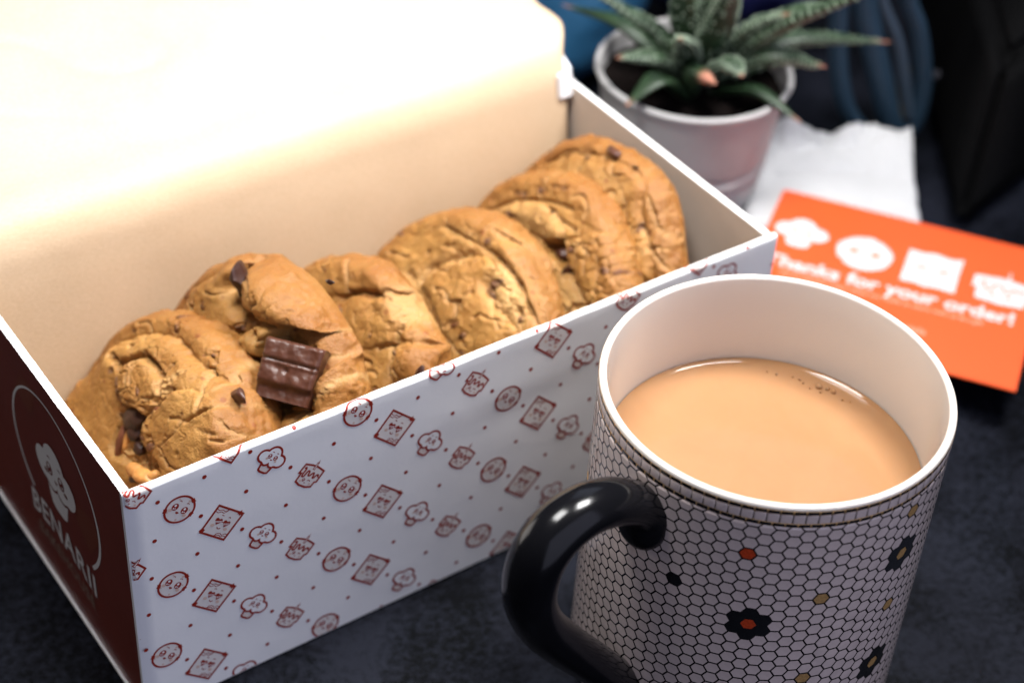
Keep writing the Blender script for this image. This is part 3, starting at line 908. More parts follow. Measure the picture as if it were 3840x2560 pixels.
# ------------------------------------------------------------------ cookies
def cookie(spec):
    cx, cy, cz, tilt, yaw = spec['pose']
    Rr, T, seed = spec['R'], spec['T'], spec['seed']
    rim, dome = spec.get('rim', 0.62), spec.get('dome', 3.0)
    t, yw = R(tilt), R(yaw)
    nx, ny, nz = -math.cos(t), 0.0, math.sin(t)
    n = np.array([nx * math.cos(yw), nx * math.sin(yw), nz])
    p = np.array([math.sin(yw), -math.cos(yw), 0])
    q = np.cross(n, p)
    c0 = np.array([cx, cy, cz])
    # profile of the plain disc, s: front centre -> rim -> back centre (mm)
    nf, ne, nb = 128, 48, 12
    r_in = Rr - T * rim * 0.55
    rs = np.concatenate([r_in * (np.arange(nf) / nf) ** 0.85,
                         r_in + (Rr - r_in) * np.sin(np.linspace(0, np.pi, ne, endpoint=False)) ** 0.85,
                         r_in * (1 - np.arange(nb + 1) / nb)])
    zf = T / 2
    zs = np.concatenate([np.full(nf, zf), zf * np.cos(np.linspace(0, np.pi, ne, endpoint=False)), np.full(nb + 1, -zf)])
    M_ = 620
    th = np.linspace(0, 2 * np.pi, M_, endpoint=False)
    rng = np.random.RandomState(seed)
    out = np.ones(M_)
    for k in range(2, 8):
        out += rng.normal() * 0.030 / k * np.cos(k * th + rng.rand() * 6.3)
    for a, wd, am in spec.get('outline', []):
        d = (th - R(a) + np.pi) % (2 * np.pi) - np.pi
        out += am * np.exp(-(d / R(wd)) ** 2)
    TH_, RS = np.meshgrid(th, rs, indexing='ij')
    ZS = np.tile(zs, (M_, 1))
    OUT = np.tile(out[:, None], (1, len(rs)))
    X = (RS * np.cos(TH_) * OUT).ravel(); Y = (RS * np.sin(TH_) * OUT).ravel(); Z = ZS.ravel()
    P2 = np.stack([X, Y], 1)
    so = seed * 13.7

    dq = np.array([0, spec.get('dq', 0)])
    specks = []
    for _ in range(spec.get('specks', 16)):
        a, r_ = rng.uniform(-0.6, 2.9), Rr * rng.uniform(.2, .97)
        specks.append((r_ * math.cos(a), r_ * math.sin(a), rng.uniform(.5, 1.5), rng.uniform(0, 3.1), rng.uniform(.35, .8)))
    fissures = []
    for _ in range(spec.get('fissures', 18)):
        a, r_ = rng.uniform(-0.5, 2.6), Rr * rng.uniform(.25, .95)
        pt_ = np.array([r_ * math.cos(a), r_ * math.sin(a)])
        d_ = rng.uniform(0, 6.3)
        pl = [tuple(pt_)]
        for _k in range(rng.randint(3, 7)):
            d_ += rng.normal() * .6
            pt_ = pt_ + 2.3 * np.array([math.cos(d_), math.sin(d_)])
            pl.append(tuple(pt_))
        fissures.append((pl, rng.uniform(.28, .42), rng.uniform(.8, 1.5)))
    def field(P):
        P = P - dq
        """height above the plain front face (mm) and pigment masks at face points"""
        x3 = np.stack([P[:, 0], P[:, 1], np.full(len(P), so)], 1)
        jit = perlin(x3 * 0.35) * 0.8 + perlin(x3 * 1.1) * 0.35
        jb = perlin(x3 * 2.6) * 0.30
        rr_ = np.hypot(P[:, 0], P[:, 1]) / Rr
        h = dome * (1 - np.clip(rr_, 0, 1) ** 2.2)
        h += fbm(x3 * 0.075, 3) * spec.get('lumps', 1.6)
        ms = {'choc': np.zeros(len(P)), 'pale': np.zeros(len(P)), 'brown': np.zeros(len(P))}
        # network of fine baked wrinkles
        f1, f2 = worley(np.stack([P[:, 0] * 0.26, P[:, 1] * 0.20, np.full(len(P), so)], 1) + jit[:, None] * 0.10)
        crk = np.exp(-((f2 - f1) / 0.09) ** 2)
        cm = np.full(len(P), spec.get('crackle', 0.15)) * (0.5 + 0.5 * sstep(-0.2, 0.4, perlin(x3 * 0.09 + 9)))
        for op in spec['ops']:
            kd = op[0]
            if kd == 'poly':
                _, pts, dh, wd = op[:4]
                sd = poly_sd(P, round_poly(pts)) + jit * 0.7
                k = sstep(-wd, wd, sd)
                # bulging edge: rounded shoulder
                h += dh * k + (0.16 * dh * np.exp(-((sd - 1.5 * wd) / (2 * wd)) ** 2) * k if dh > 0 else 0)
            elif kd == 'puff':
                # puffy lump of dough: creased at its border, rounding over towards its middle
                _, pts, dh, wd = op[:4]
                sd = poly_sd(P, round_poly(pts, 3)) + jit * 0.9
                k = np.clip(sd / wd, 0, 1)
                h += dh * np.sqrt(1 - (1 - k) ** 2)
                h -= 0.55 * np.exp(-((sd + 0.2) / 0.55) ** 2) * (0.6 + 0.8 * perlin(x3 * 0.25 + 3))
            elif kd == 'crack':
                _, pts, wd, dp = op[:4]
                d = seg_dist(P, pts) + jb * 1.2
                k = np.exp(-(np.maximum(d, 0) / wd) ** 2)
                h -= dp * k * np.clip(0.85 + 0.9 * perlin(x3 * 0.16 + 40) + 0.5 * perlin(x3 * 0.9), 0, 1.5)
                ms['pale'] = np.maximum(ms['pale'], np.exp(-(d / (wd * 1.8)) ** 2) * (op[4] if len(op) > 4 else .5))
            elif kd == 'ridge':
                _, pts, wd, dp = op[:4]
                d = seg_dist(P, pts) + jit * 0.5
                h += dp * np.exp(-(d / wd) ** 2)
            elif kd == 'pit':
                _, pts, dp = op[:3]
                for a in pts:
                    d = np.hypot(P[:, 0] - a[0], P[:, 1] - a[1]) + jb
                    h -= dp * np.exp(-(d / op[3]) ** 2)
            elif kd == 'dome':
                _, x, y, r_, dh = op
                d = np.hypot(P[:, 0] - x, P[:, 1] - y) + jit * 0.5
                h += dh * sstep(r_ * 1.15, r_ * 0.4, d)
            elif kd == 'mask':
                _, nm, pts, wd, val = op
                sd = poly_sd(P, round_poly(pts)) + jit * 1.0 + jb
                ms[nm] = np.maximum(ms[nm], val * sstep(-wd, wd, sd))
            elif kd == 'rough':
                _, pts, wd, am = op
                sd = poly_sd(P, round_poly(pts)) + jit
                k = sstep(-wd, wd, sd)
                g1, g2 = worley(x3 * 0.95)
                h += k * am * (0.55 - g1 + 0.5 * perlin(x3 * 0.8))
                ms['pale'] = np.maximum(ms['pale'], k * 0.65)
            elif kd == 'crackle':
                _, pts, wd, val = op
                sd = poly_sd(P, round_poly(pts)) + jit
                cm = np.maximum(cm, val * sstep(-wd, wd, sd))
        for sx, sy, r_, an, asp in specks:
            u, v_ = P[:, 0] - sx, P[:, 1] - sy
            ca, sa = math.cos(an), math.sin(an)
            d = np.hypot(u * ca + v_ * sa, (v_ * ca - u * sa) / asp) + jb * 1.3
            k = sstep(r_ + .35, r_ - .15, d)
            ms['choc'] = np.maximum(ms['choc'], .9 * k)
            h += k * .25 - .7 * np.exp(-((d - r_ - .4) / .35) ** 2)
        for pl, wd, dp in fissures:
            d = seg_dist(P, pl) + jb * .9 + jit * .25
            k = np.exp(-(np.maximum(d, 0) / wd) ** 2)
            h -= dp * k * np.clip(0.8 + perlin(x3 * .3 + 60), 0, 1.3)
            h += 0.12 * np.exp(-((d - 1.1) / 0.7) ** 2)
            ms['pale'] = np.maximum(ms['pale'], np.exp(-(d / (wd * 1.6)) ** 2) * .45)
        h -= crk * cm * 1.5
        h += fbm(x3 * 0.15, 2) * 0.45 + fbm(x3 * 0.5, 3) * 0.10 + perlin(x3 * 2.0) * 0.05 - np.exp(-(np.abs(perlin(x3 * 0.33 + 50)) / 0.035) ** 2) * sstep(0.05, 0.4, perlin(x3 * 0.11 + 77)) * 0.9
        ms['brown'] = np.maximum(ms['brown'], np.clip(sstep(0.72, 1.0, rr_) * 0.75 + 0.45 * perlin(x3 * 0.06 + 31) + 0.1, 0, 1) * spec.get('toast', 0.7))
        ms['pale'] = np.clip(ms['pale'] + crk * cm * 0.35, 0, 1)
        return h, ms
    h, ms = field(P2)
    wgt = sstep(0, 1, np.clip((Z + zf) / (T * 0.62), 0, 1))
    zo = spec.get('zo', 0)
    Zo = Z + h * wgt + zo * (0.4 + 0.6 * wgt)
    # roughness of rim along its own normal
    p3 = np.stack([X, Y, Zo + so], 1)
    side = 1 - np.abs(Z) / zf
    rad = 1 + side * (fbm(p3 * 0.16, 3) * 0.035 + perlin(p3 * 0.6) * 0.008)
    g1, g2 = worley(p3 * np.array([0.22, 0.22, 0.4]))
    rad -= side * np.exp(-((g2 - g1) / 0.08) ** 2) * 0.012 * (0.4 + spec.get('crackle', 0.15) * 2)
    Xo, Yo = X * rad, Y * rad
    W = c0[None] * 1e3 + Xo[:, None] * p + Yo[:, None] * q + Zo[:, None] * n
    W[:, 2] = np.maximum(W[:, 2], 2.75)
    W[:, 1] = np.clip(W[:, 1], 2.6, 86.6)
    W[:, 0] = np.clip(W[:, 0], 2.6, 196.6)
    fl = spec.get('floor')
    base = np.array([cx, cy, 0.0027]) * 1e3
    V = (W - base) * 1e-3
    F = grid_faces(M_, len(rs), close_u=True)[:, ::-1]
    me = bpy.data.meshes.new('dough')
    me.vertices.add(len(V)); me.vertices.foreach_set('co', V.astype(np.float32).ravel())
    nF = len(F)
    me.loops.add(nF * 4); me.loops.foreach_set('vertex_index', F.astype(np.int32).ravel())
    me.polygons.add(nF); me.polygons.foreach_set('loop_start', np.arange(0, nF * 4, 4, dtype=np.int32))
    me.update(calc_edges=True)
    me.polygons.foreach_set('use_smooth', np.ones(nF, bool))
    for nm, a in ms.items():
        at = me.attributes.new(nm, 'FLOAT', 'POINT')
        at.data.foreach_set('value', a.astype(np.float32))
    me.materials.append(M['cookie'])
    me.update()
    root = empty('cookie', tuple(base * 1e-3))
    tag(root, spec['label'], 'cookie', 'cookies standing in a row in the box')
    link('dough', me, root)
    def place(name, x, y, lift, verts, faces, mat, rot=0.0, smooth=True):
        y = y + dq[1]
        hh, _ = field(np.array([[x, y]], float))
        o3 = (c0 * 1e3 + x * p + y * q + (zf + zo + float(hh[0]) + lift) * n - base) * 1e-3
        ca, sa = math.cos(rot), math.sin(rot)
        vv = []
        for a in verts:
            ax, ay = a[0] * ca - a[1] * sa, a[0] * sa + a[1] * ca
            vv.append(o3 + (ax * p + ay * q + a[2] * n) * 1e-3)
        me_ = mesh(name, vv, faces, mat, smooth)
        me_.set_sharp_from_angle(angle=R(38))
        return link(name, me_, root)
    return root, place, (c0, p, q, n, base)

def lump(rx, ry, rz, seed, rough=0.25, facet=0.0, sub=3, freq=0.9):
    bm = bmesh.new()
    bmesh.ops.create_icosphere(bm, subdivisions=sub, radius=1.0)
    rng = random.Random(seed)
    planes = [(Vector((rng.uniform(-1, 1), rng.uniform(-1, 1), rng.uniform(-.6, 1))).normalized(), rng.uniform(.40, .66)) for _ in range(9)]
    vs = []
    for v in bm.verts:
        c = v.co.copy()
        if facet:
            for nn, d in planes:
                e = c.dot(nn) - d
                if e > 0: c -= nn * e * facet
        k = mnoise.fractal(c * freq + Vector((seed * 3.1, 0, 0)), 1.0, 2.0, 4)
        c *= 1 + rough * k
        vs.append((c.x * rx, c.y * ry, c.z * rz))
    fs = [tuple(v.index for v in f.verts) for f in bm.faces]
    bm.free()
    return vs, fs

S1 = dict(pose=(.029, .047, .0388, 31, 0), R=40.6, T=20, rim=.42, seed=1, zo=-6.5, dome=2.0, lumps=0.7, crackle=0.14, toast=0.85,
    label='front cookie by the brown box end, folded dome with walnut pieces and chocolate corner',
    outline=[(150, 16, .02), (205, 20, .03)],
    ops=[('puff', [(-32.1, 10.3), (-31.2, 14.2), (-27.3, 19.6), (-20.8, 26.1), (-14.5, 30.0), (-9.8, 31.7), (-5.1, 31.9), (1.2, 32.3), (7.2, 33.1), (13.8, 34.0), (18.8, 35.6), (24.3, 36.5), (27.7, 36.2), (29.8, 34.3), (31.9, 32.0), (34.1, 27.7), (34.1, 19.8), (24.6, -2.0), (-10.3, -17.1), (-37.9, -16.9), (-38.7, -3.3)], 6.0, 8),
         ('puff', [(-17.3, 16.7), (-12.6, 23.3), (-7.8, 24.2), (-2.0, 24.0), (1.1, 22.7), (2.8, 19.4), (2.0, 15.0), (0.5, 12.1), (-5.1, 12.0), (-9.0, 10.1), (-14.0, 10.8), (-16.2, 13.2)], 2.5, 4.5),
         ('puff', [(3.0, 21), (5.5, 25), (9, 28), (20, 32), (33, 31), (38.5, 24), (36, 8), (24, 1), (15, 4), (7.5, 7), (1.5, 7.5), (1.5, 14)], 1.8, 6),
         ('crack', [(-25.6, 15.4), (-18.2, 16.9), (-15.7, 20.5), (-12.2, 24.4)], .9, 4.5, .3), ('pit', [(-18.2, 16.9)], 3.5, 1.5),
         ('crack', [(-12.6, 24.1), (-8.2, 24.7), (-1.9, 24.6)], .8, 4.0, .4),
         ('rough', [(-1.0, 22.8), (2.0, 28.6), (4.9, 32.0), (3.2, 27.2), (4.5, 23.5), (2.0, 20.3)], 0.8, 1.4),
         ('crack', [(5.3, 24.9), (4.5, 19.8), (2.6, 15.8)], .6, 3.2, .3),
         ('crack', [(22.5, 33.4), (19.0, 27.3), (16.6, 22.7)], .45, 2.2, .3), ('crack', [(16.6, 22.7), (13, 21.4), (11, 19.8)], .4, 1.0, .3),
         ('poly', [(-9.0, 8.9), (-3.1, 13.8), (2.1, 13.0), (0.9, 9.3), (1.6, 7.9), (6.0, 7.6), (11.8, 8.0), (17.6, 7.6), (13.7, 3.7), (5.4, 0.6), (-1.7, -2.5), (-5.4, -3.3), (-8.0, -0.4), (-8.4, 5.9)], -2.2, .7), ('rough', [(0, 9), (6, 6), (14, 7), (10, 2), (2, 0), (-5, -2), (-5, 6)], 1.0, 1.6),
         ('mask', 'pale', [(-9.0, 8.9), (-3.1, 13.8), (2.1, 13.0), (0.9, 9.3), (1.6, 7.9), (6.0, 7.6), (11.8, 8.0), (17.6, 7.6), (13.7, 3.7), (5.4, 0.6), (-1.7, -2.5), (-5.4, -3.3), (-8.0, -0.4), (-8.4, 5.9)], 1.2, .5),
         ('mask', 'choc', [(-16.7, 13.7), (-15.5, 16.0), (-12.9, 15.5), (-11.4, 12.7), (-7.2, 10.5), (-9.0, 9.7), (-13.4, 10.5)], .9, .72),
         ('pit', [(-20.5, 13.6)], 1.1, .8), ('mask', 'choc', [(-21.3, 13.0), (-20, 12.8), (-19.6, 14.4), (-20.9, 14.6)], .5, .8),
         ('crack', [(22, 24), (25.5, 25.4), (27, 26)], .5, .9, .2), ('pit', [(4, 14.6), (20, 15), (13, 15.6), (28, 16), (7, 11)], .9, .6),
         ('crackle', [(0, 34), (10, 46), (34, 46), (46, 26), (46, 5), (38, 12), (37, 28), (30, 38), (14, 36)], 1.5, .55)])
S3 = dict(pose=(.0585, .045, .0435, 17, 6), R=41.4, T=19, seed=3, zo=-3, dome=2.2, lumps=0.9, crackle=0.10, toast=0.85,
    label='cookie with a big square chunk of ridged chocolate wafer stuck in its face',
    outline=[(95, 14, .03), (120, 12, .02)],
    ops=[('puff', [(-12.4, 40.6), (-6.4, 46.5), (-0.0, 50.1), (5.8, 50.8), (14.5, 51.2), (22.5, 50.9), (26.1, 49.0), (28.1, 41.7), (26.6, 40.3), (23.0, 38.1), (16.7, 35.4), (10.2, 34.6), (6.6, 32.0), (1.4, 31.5), (-5.0, 29.8), (-8.7, 33.4)], 4.4, 8),
         ('puff', [(-33.3, 14.4), (-30.7, 21.8), (-23.9, 31.0), (-18.2, 37.9), (-13.7, 40.9), (-14.3, 38.0), (-16.5, 33.1), (-16.0, 29.2), (-10.2, 28.9), (-5.7, 27.3), (-5.1, 23.4), (-14.8, 14.4), (-29.6, 8.8)], 2.8, 6),
         ('puff', [(-3.6, 23.8), (1.6, 31.1), (6.6, 32.0), (7.3, 26.1), (6.5, 21.9), (0.9, 22.3)], 4.8, 3.5),
         ('poly', [(6.5, 33.1), (11.5, 35.3), (16.6, 35.6), (22.0, 37.6), (25.6, 38.8), (26.2, 35.4), (23.6, 24.7), (21.5, 18.5), (15.6, 11.3), (7.2, 17.2), (5.8, 27.4)], -4.2, .6),
         ('crack', [(-15.4, 38.9), (-15.8, 30.9), (-7.9, 29.1), (-0.6, 30.6)], 1.3, 8.0, .1), ('pit', [(3.0, 28.2)], 3.5, 1.4),
         ('crack', [(30.1, 40.4), (31.2, 43.1), (34.0, 46.7)], .5, 1.6), ('crack', [(30.1, 38.4), (34.2, 38.9), (39.3, 44.0)], .5, 1.8), ('crack', [(31, 42), (31.5, 38), (30.6, 34), (29.6, 30)], .6, 1.3, .6),
         ('crack', [(26, 23), (25.6, 17), (27, 11)], .7, 2.2),
         ('rough', [(28.9, 41.7), (33.0, 42.1), (31.7, 34.3), (29.4, 28.8), (27.5, 22.4), (26.2, 23.7), (29.0, 33.7)], .8, 1.5),
         ('ridge', [(16, 48), (24, 44), (29, 42)], 1.3, .9), ('crack', [(14, 44), (20, 43.5), (25, 44.5)], 1.0, 1.5, .7),
         ('pit', [(32.2, 44.1)], 2.2, 1.0), ('mask', 'brown', [(31, 43.3), (33, 43), (33.6, 45), (31.6, 45.4)], .5, 1),
         ('puff', [(18.5, 6.1), (17.7, 11.4), (20.3, 15.5), (26.1, 18.2), (28.9, 16.6), (29.8, 12.4)], 4.5, 4),
         ('crackle', [(28, 24), (34, 38), (40, 48), (48, 18), (32, 10)], 3, .30)])
S4 = dict(pose=(.0838, .0468, .0381, 30, 0), R=39.0, T=15, seed=4, zo=-2, dome=3.0, lumps=0.9, crackle=0.08, toast=0.85,
    label='golden cookie cracked across, standing right behind the cookie with the chocolate wafer chunk',
    outline=[(48, 12, .06), (100, 14, .03), (70, 10, -.03), (28, 10, .02)],
    ops=[('puff', [(-28.6, 14.2), (-30.1, 19.5), (-22.7, 28.4), (-11.2, 36.8), (-2.9, 41.8), (1.8, 42.6), (11.1, 42.6), (18.7, 44.4), (11.8, 40.1), (6.1, 37.4), (1.3, 33.5), (-2.8, 31.8), (-6.5, 28.6), (-8.5, 25.2)], 1.5, 6), ('puff', [(-9, 24), (-4, 29), (3, 32), (9, 36), (15, 34.5), (16, 31), (17, 27), (12, 22), (2, 14), (-8, 14)], .9, 6), ('puff', [(17, 35), (24, 44), (34, 42), (42, 34), (38, 31), (30, 34), (23, 32), (18, 28)], 1.1, 6),
         ('crack', [(-7.4, 25.5), (-6.0, 28.1), (-2.4, 31.2), (1.8, 32.8), (4.7, 34.2)], .55, 3.0, .2), ('crack', [(1.8, 32.8), (4.8, 35.7), (7.9, 38.5)], .5, 2.2, .7),
         ('pit', [(1.8, 32.8)], 2.2, 1.1), ('mask', 'brown', [(-7.4, 26.5), (-2, 31.6), (2.5, 34), (2.5, 32), (-2, 30)], .6, 1.0),
         ('crack', [(16.2, 31.7), (17.8, 27.3), (13.5, 22.8)], .5, 2.4), ('crack', [(17.9, 25.6), (21.9, 19.9)], .55, 2.3),
         ('crack', [(6.8, 36.6), (10.6, 35.2), (15.2, 34.4)], 1.6, 1.4, .6),
         ('puff', [(18.3, 27.2), (21.5, 29.9), (25.6, 32.2), (30.9, 32.6), (34.5, 31.3), (37.3, 29.5), (32.7, 23.5), (24.8, 18.1), (18.8, 23.3)], 2.6, 6),
         ('crack', [(23.9, 31.9), (27.6, 33.5), (31.8, 33.2), (35.5, 32.4)], .9, 4.5, .1), ('mask', 'brown', [(24, 32.4), (28, 34.2), (33, 33.6), (36, 32), (34, 31.2), (29, 32.6)], .6, 1.0),
         ('dome', -2.4, 38.8, 5, 1.0), ('mask', 'brown', [(-5, 36), (-1, 35.5), (1.5, 39), (-2, 41.5), (-5.5, 39.5)], 2, .9),
         ('crack', [(11.8, 40.1), (15.3, 42.3), (20.1, 44.3)], .8, 2.8, .5), ('pit', [(13, 30), (14, 31.2), (22, 25)], .6, .5)])
S5 = dict(pose=(.1191, .0468, .0393, 36, 0), R=41.7, T=19, seed=5, zo=-4, dome=2.4, lumps=0.9, crackle=0.2, toast=0.85,
    label='wrinkled middle cookie with a pale patch smeared with chocolate on its face',
    ops=[('puff', [(-13.6, 11.2), (-13.2, 17.4), (-8.1, 23.8), (-2.7, 28.8), (2.7, 31.5), (6.9, 30.5), (7.3, 25.5), (9.2, 23.1), (13.7, 22.5), (24.4, 22.0), (28.0, 19.5), (22.5, 7.5), (13.7, -0.8), (2.5, 7.5), (-5.5, 10.9)], 2.4, 9),
         ('crack', [(-19.3, 11.3), (-14.3, 11.3), (-13.9, 17.5), (-9.1, 23.4), (-3.7, 28.4)], 1.2, 1.5, .55),
         ('mask', 'pale', [(6.5, 31.6), (10.1, 34.7), (15.5, 31.6), (23.0, 27.6), (27.5, 22.7), (21.1, 22.9), (12.4, 22.5), (8.1, 25.1)], 3, .95),
         ('rough', [(6.5, 31.6), (10.1, 34.7), (15.5, 31.6), (23.0, 27.6), (27.5, 22.7), (21.1, 22.9), (12.4, 22.5), (8.1, 25.1)], 2.0, .7),
         ('mask', 'choc', [(7.5, 25.6), (8.8, 27.8), (13.5, 30.3), (10.5, 26.6), (9.5, 24.2)], .5, 1.0), ('mask', 'choc', [(7.5, 24.3), (8.7, 25.4), (10.8, 24.2), (10.1, 23.2)], .5, .9), ('pit', [(7.5, 25.6)], 1.8, 1.6),
         ('crack', [(-18.2, 29.3), (-2.1, 32.4), (6.3, 33.2), (13.7, 32.2), (21.0, 29.8), (26.2, 27.5), (31.0, 25.0)], 1.0, .7, .3), ('crack', [(-18.2, 29.3), (-2.1, 32.4), (6.3, 33.2), (13.7, 32.2), (21.0, 29.8), (26.2, 27.5), (31.0, 25.0)], .4, .9, .2),
         ('crack', [(-2.2, 38.2), (9.4, 39.6), (18.6, 37.9), (25.9, 34.7), (32.8, 30.5)], 1.0, .7, .2), ('crack', [(-2.2, 38.2), (9.4, 39.6), (18.6, 37.9), (25.9, 34.7), (32.8, 30.5)], .4, 1.1, .1),
         ('crack', [(5.2, 33.0), (9.0, 33.2), (19.6, 30.7), (25.4, 27.0)], 1.0, .7, .4), ('crack', [(5.2, 33.0), (9.0, 33.2), (19.6, 30.7), (25.4, 27.0)], .4, 1.1, .2), ('crack', [(8, 36.5), (16, 35), (24, 31.5), (30, 27)], .45, 1.3, .2),
         ('ridge', [(4, 36), (12, 35.5), (20, 33.3), (28, 28.5), (33, 22)], 1.2, .7),
         ('pit', [(-13.5, 25.8), (-11.2, 27.0), (-18.1, 20.1), (22.8, 25.8), (13.1, 23.9), (6.5, 21.1)], 1.2, .75), ('pit', [(22.8, 25.8)], 2.0, 1.1), ('mask', 'brown', [(21, 24.8), (23, 24.3), (23.8, 26.3), (22, 27)], .5, 1),
         ('crackle', [(-30, 20), (0, 34), (5, 42), (-20, 40), (-38, 22)], 3, .30)])
S6 = dict(pose=(.153, .0475, .0404, 28, -3), R=40.6, T=14, seed=6, zo=-1, dome=2.2, lumps=0.9, crackle=0.2, toast=0.85,
    label='crackled cookie with a deep notch of chocolate chunks, second from the right',
    ops=[('puff', [(-29.8, 12.6), (-22.4, 21.4), (-14.9, 27.3), (-6.8, 28.8), (-1.4, 28.7), (4.6, 27.4), (3.1, 23.3), (-1.2, 20.6), (-13.0, 18.6), (-21.8, 16.6)], 2.2, 6), ('mask', 'pale', [(-29.8, 12.6), (-22.4, 21.4), (-14.9, 27.3), (-6.8, 28.8), (-1.4, 28.7), (4.6, 27.4), (3.1, 23.3), (-1.2, 20.6), (-13.0, 18.6), (-21.8, 16.6)], 3, .5),
         ('crack', [(-29.9, 14.3), (-23.1, 21.4), (-15.0, 27.4), (-7.3, 31.0), (0.2, 33.1)], .6, 1.5, .4), ('crack', [(-6.8, 28.8), (-1.4, 28.7), (6.5, 29.4)], .6, 1.5, .5),
         ('puff', [(6.5, 22), (9, 30), (20, 38), (34, 37), (44, 26), (40, 8), (27, 14), (14, 18.5)], 1.1, 8), ('poly', [(-4.1, 19.2), (3.1, 23.3), (4.9, 25.5), (6.8, 22.5), (13.3, 19.0), (9.0, 17.9), (3.0, 18.8)], -5.0, .9),
         ('crackle', [(5.1, 27.3), (13.0, 34.7), (29.6, 36.9), (40.9, 34.0), (44.4, 26.2), (26.7, 14.4), (13.7, 18.5)], 3.5, .6),
         ('mask', 'pale', [(7.9, 16.8), (10.9, 18.7), (18.6, 16.5), (25.6, 15.7), (27.7, 12.5), (22.0, 8.6)], 3, .75),
         ('crack', [(13.3, 19.0), (19.0, 16.8), (26.1, 15.2)], .9, 2.2, .2),
         ('mask', 'choc', [(-24, 24.5), (-20, 27.3), (-19, 26.3), (-22.5, 23.8)], .5, .8), ('mask', 'choc', [(-11, 34.7), (-6, 37.3), (-5.6, 36.3), (-10.4, 33.9)], .5, .8),
         ('crack', [(-24, 24.2), (-19, 27.2)], .5, 1.3, 0), ('crack', [(-11, 34.3), (-6, 36.8)], .5, 1.1, 0)])
S7 = dict(pose=(.1718, .0488, .043, 22, -2), R=42.0, T=13, seed=8, zo=-1, dome=1.6, lumps=0.9, crackle=0.28, toast=0.85,
    label='rearmost cookie against the right box wall, wide flat rim and dark chip near its top',
    ops=[('puff', [(-32.4, 16.5), (-29.9, 20.9), (-22.8, 28.4), (-17.1, 32.6), (-8.6, 36.4), (-0.9, 38.9), (5.7, 40.2), (9.6, 39.8), (13.1, 37.8), (14.1, 33.5), (19.4, 29.3), (24.8, 24.4), (30.4, 19.6), (30.0, 6.8), (-7.4, -4.3), (-32.7, 2.3)], 2.7, 9),
         ('crack', [(15.3, 36.6), (22.6, 31.2), (27.9, 29.5)], .5, 1.2, .3), ('crack', [(18.7, 28.9), (24.4, 25.8), (29.7, 23.3), (32.3, 22.9)], .5, 1.3, .4),
         ('crack', [(-28.1, 22.4), (-23.6, 29.6), (-17.8, 33.7), (-11.1, 36.2)], .5, 1.0, .3),
         ('mask', 'pale', [(-25, 22), (-15, 30), (0, 36), (9, 36), (12, 30), (0, 24), (-15, 20)], 3, .35),
         ('crackle', [(-10, 22), (10, 37), (30, 22), (20, 2), (-10, 0)], 3, .6),
         ('crackle', [(12, 44), (30, 40), (46, 16), (32, 14), (20, 31)], 2, .45)])

CK = {}
for key, S in ((1, S1), (3, S3), (4, S4), (5, S5), (6, S6), (7, S7)):
    CK[key] = cookie(S)

def bits(key, items):
    root, place, fr = CK[key]
    for name, x, y, lift, (rx, ry, rz), seed, mat, rot, facet in items:
        if name == 'chocolate_chip': rz, lift = rz * 0.75, lift - 0.35
        v_, f_ = lump(rx, ry, rz, seed, 0.22 if facet else 0.3, facet)
        place(name, x, y, lift, v_, f_, M[mat], R(rot))
bits(1, [('chocolate_chip', 20.825, 34.55, -1.9, (3.6, 2.4, 2.4), 21, 'choc', 25, .6),
         ('chocolate_smear', -3.6, 9.6, .9, (4.6, 3.0, 2.2), 22, 'choc_dark', 35, 0), ('chocolate_smear', -2.2, 6.2, 1.0, (3.0, 2.4, 2.0), 28, 'choc_dark', 0, 0), ('chocolate_smear', 2.4, 4.4, .2, (2.2, 1.6, 1.4), 30, 'choc_dark', 0, 0),
         ('walnut_piece', -5.6, 2.2, .8, (1.3, 5.2, 1.9), 23, 'walnut_skin', 14, 0), ('walnut_piece', -4.4, 3.2, .4, (1.0, 4.2, 1.6), 33, 'walnut', 14, 0),
         ('walnut_piece', 8.4, 1.6, 1.6, (3.4, 2.1, 2.2), 24, 'walnut', 15, .3), ('walnut_piece', 13.0, 2.8, 2.4, (4.2, 2.3, 2.3), 25, 'walnut', 25, .3),
         ('walnut_piece', 15.6, 4.6, .8, (2.6, 1.8, 2.0), 29, 'walnut', 60, .3),
         ('chocolate_chip', 7.2, -2.0, 1.4, (1.9, 1.4, 1.2), 26, 'choc_dark', 0, .8), ('chocolate_chip', 3.6, 17.2, -.2, (1.7, .9, .9), 27, 'walnut_skin', 55, .5)])
bits(3, [('chocolate_chunk', -12.2, 36.6, 1.0, (3.6, 5.4, 3.6), 31, 'choc_dark', 20, .98), ('chocolate_chip', 18.5, 52.1, -.9, (2.2, 1.0, 1.3), 32, 'choc_dark', 15, .8)])
bits(4, [('chocolate_chip', 31.9, 26.8, .2, (1.6, 3.0, 1.6), 41, 'choc_dark', -10, .8), ('chocolate_chip', -18.4, 22.8, -.2, (1.8, 1.2, 1.0), 42, 'choc_dark', 40, .8)])
bits(6, [('chocolate_chunk', 4.3, 20.4, 2.0, (3.4, 3.2, 2.8), 61, 'choc', 10, .95), ('chocolate_chunk', 10.5, 18.5, 2.2, (2.4, 2.0, 2.0), 62, 'choc', 30, .95),
         ('chocolate_chip', -5.2, 28.1, -.3, (1.0, 2.0, .9), 63, 'choc_dark', -10, .8), ('chocolate_chip', -0.2, 32.8, -.3, (1.8, 1.2, .9), 64, 'choc_dark', 30, .8), ('chocolate_chip', 6.5, 28.6, -.3, (1.5, 1.0, .9), 65, 'choc_dark', 60, .8)])
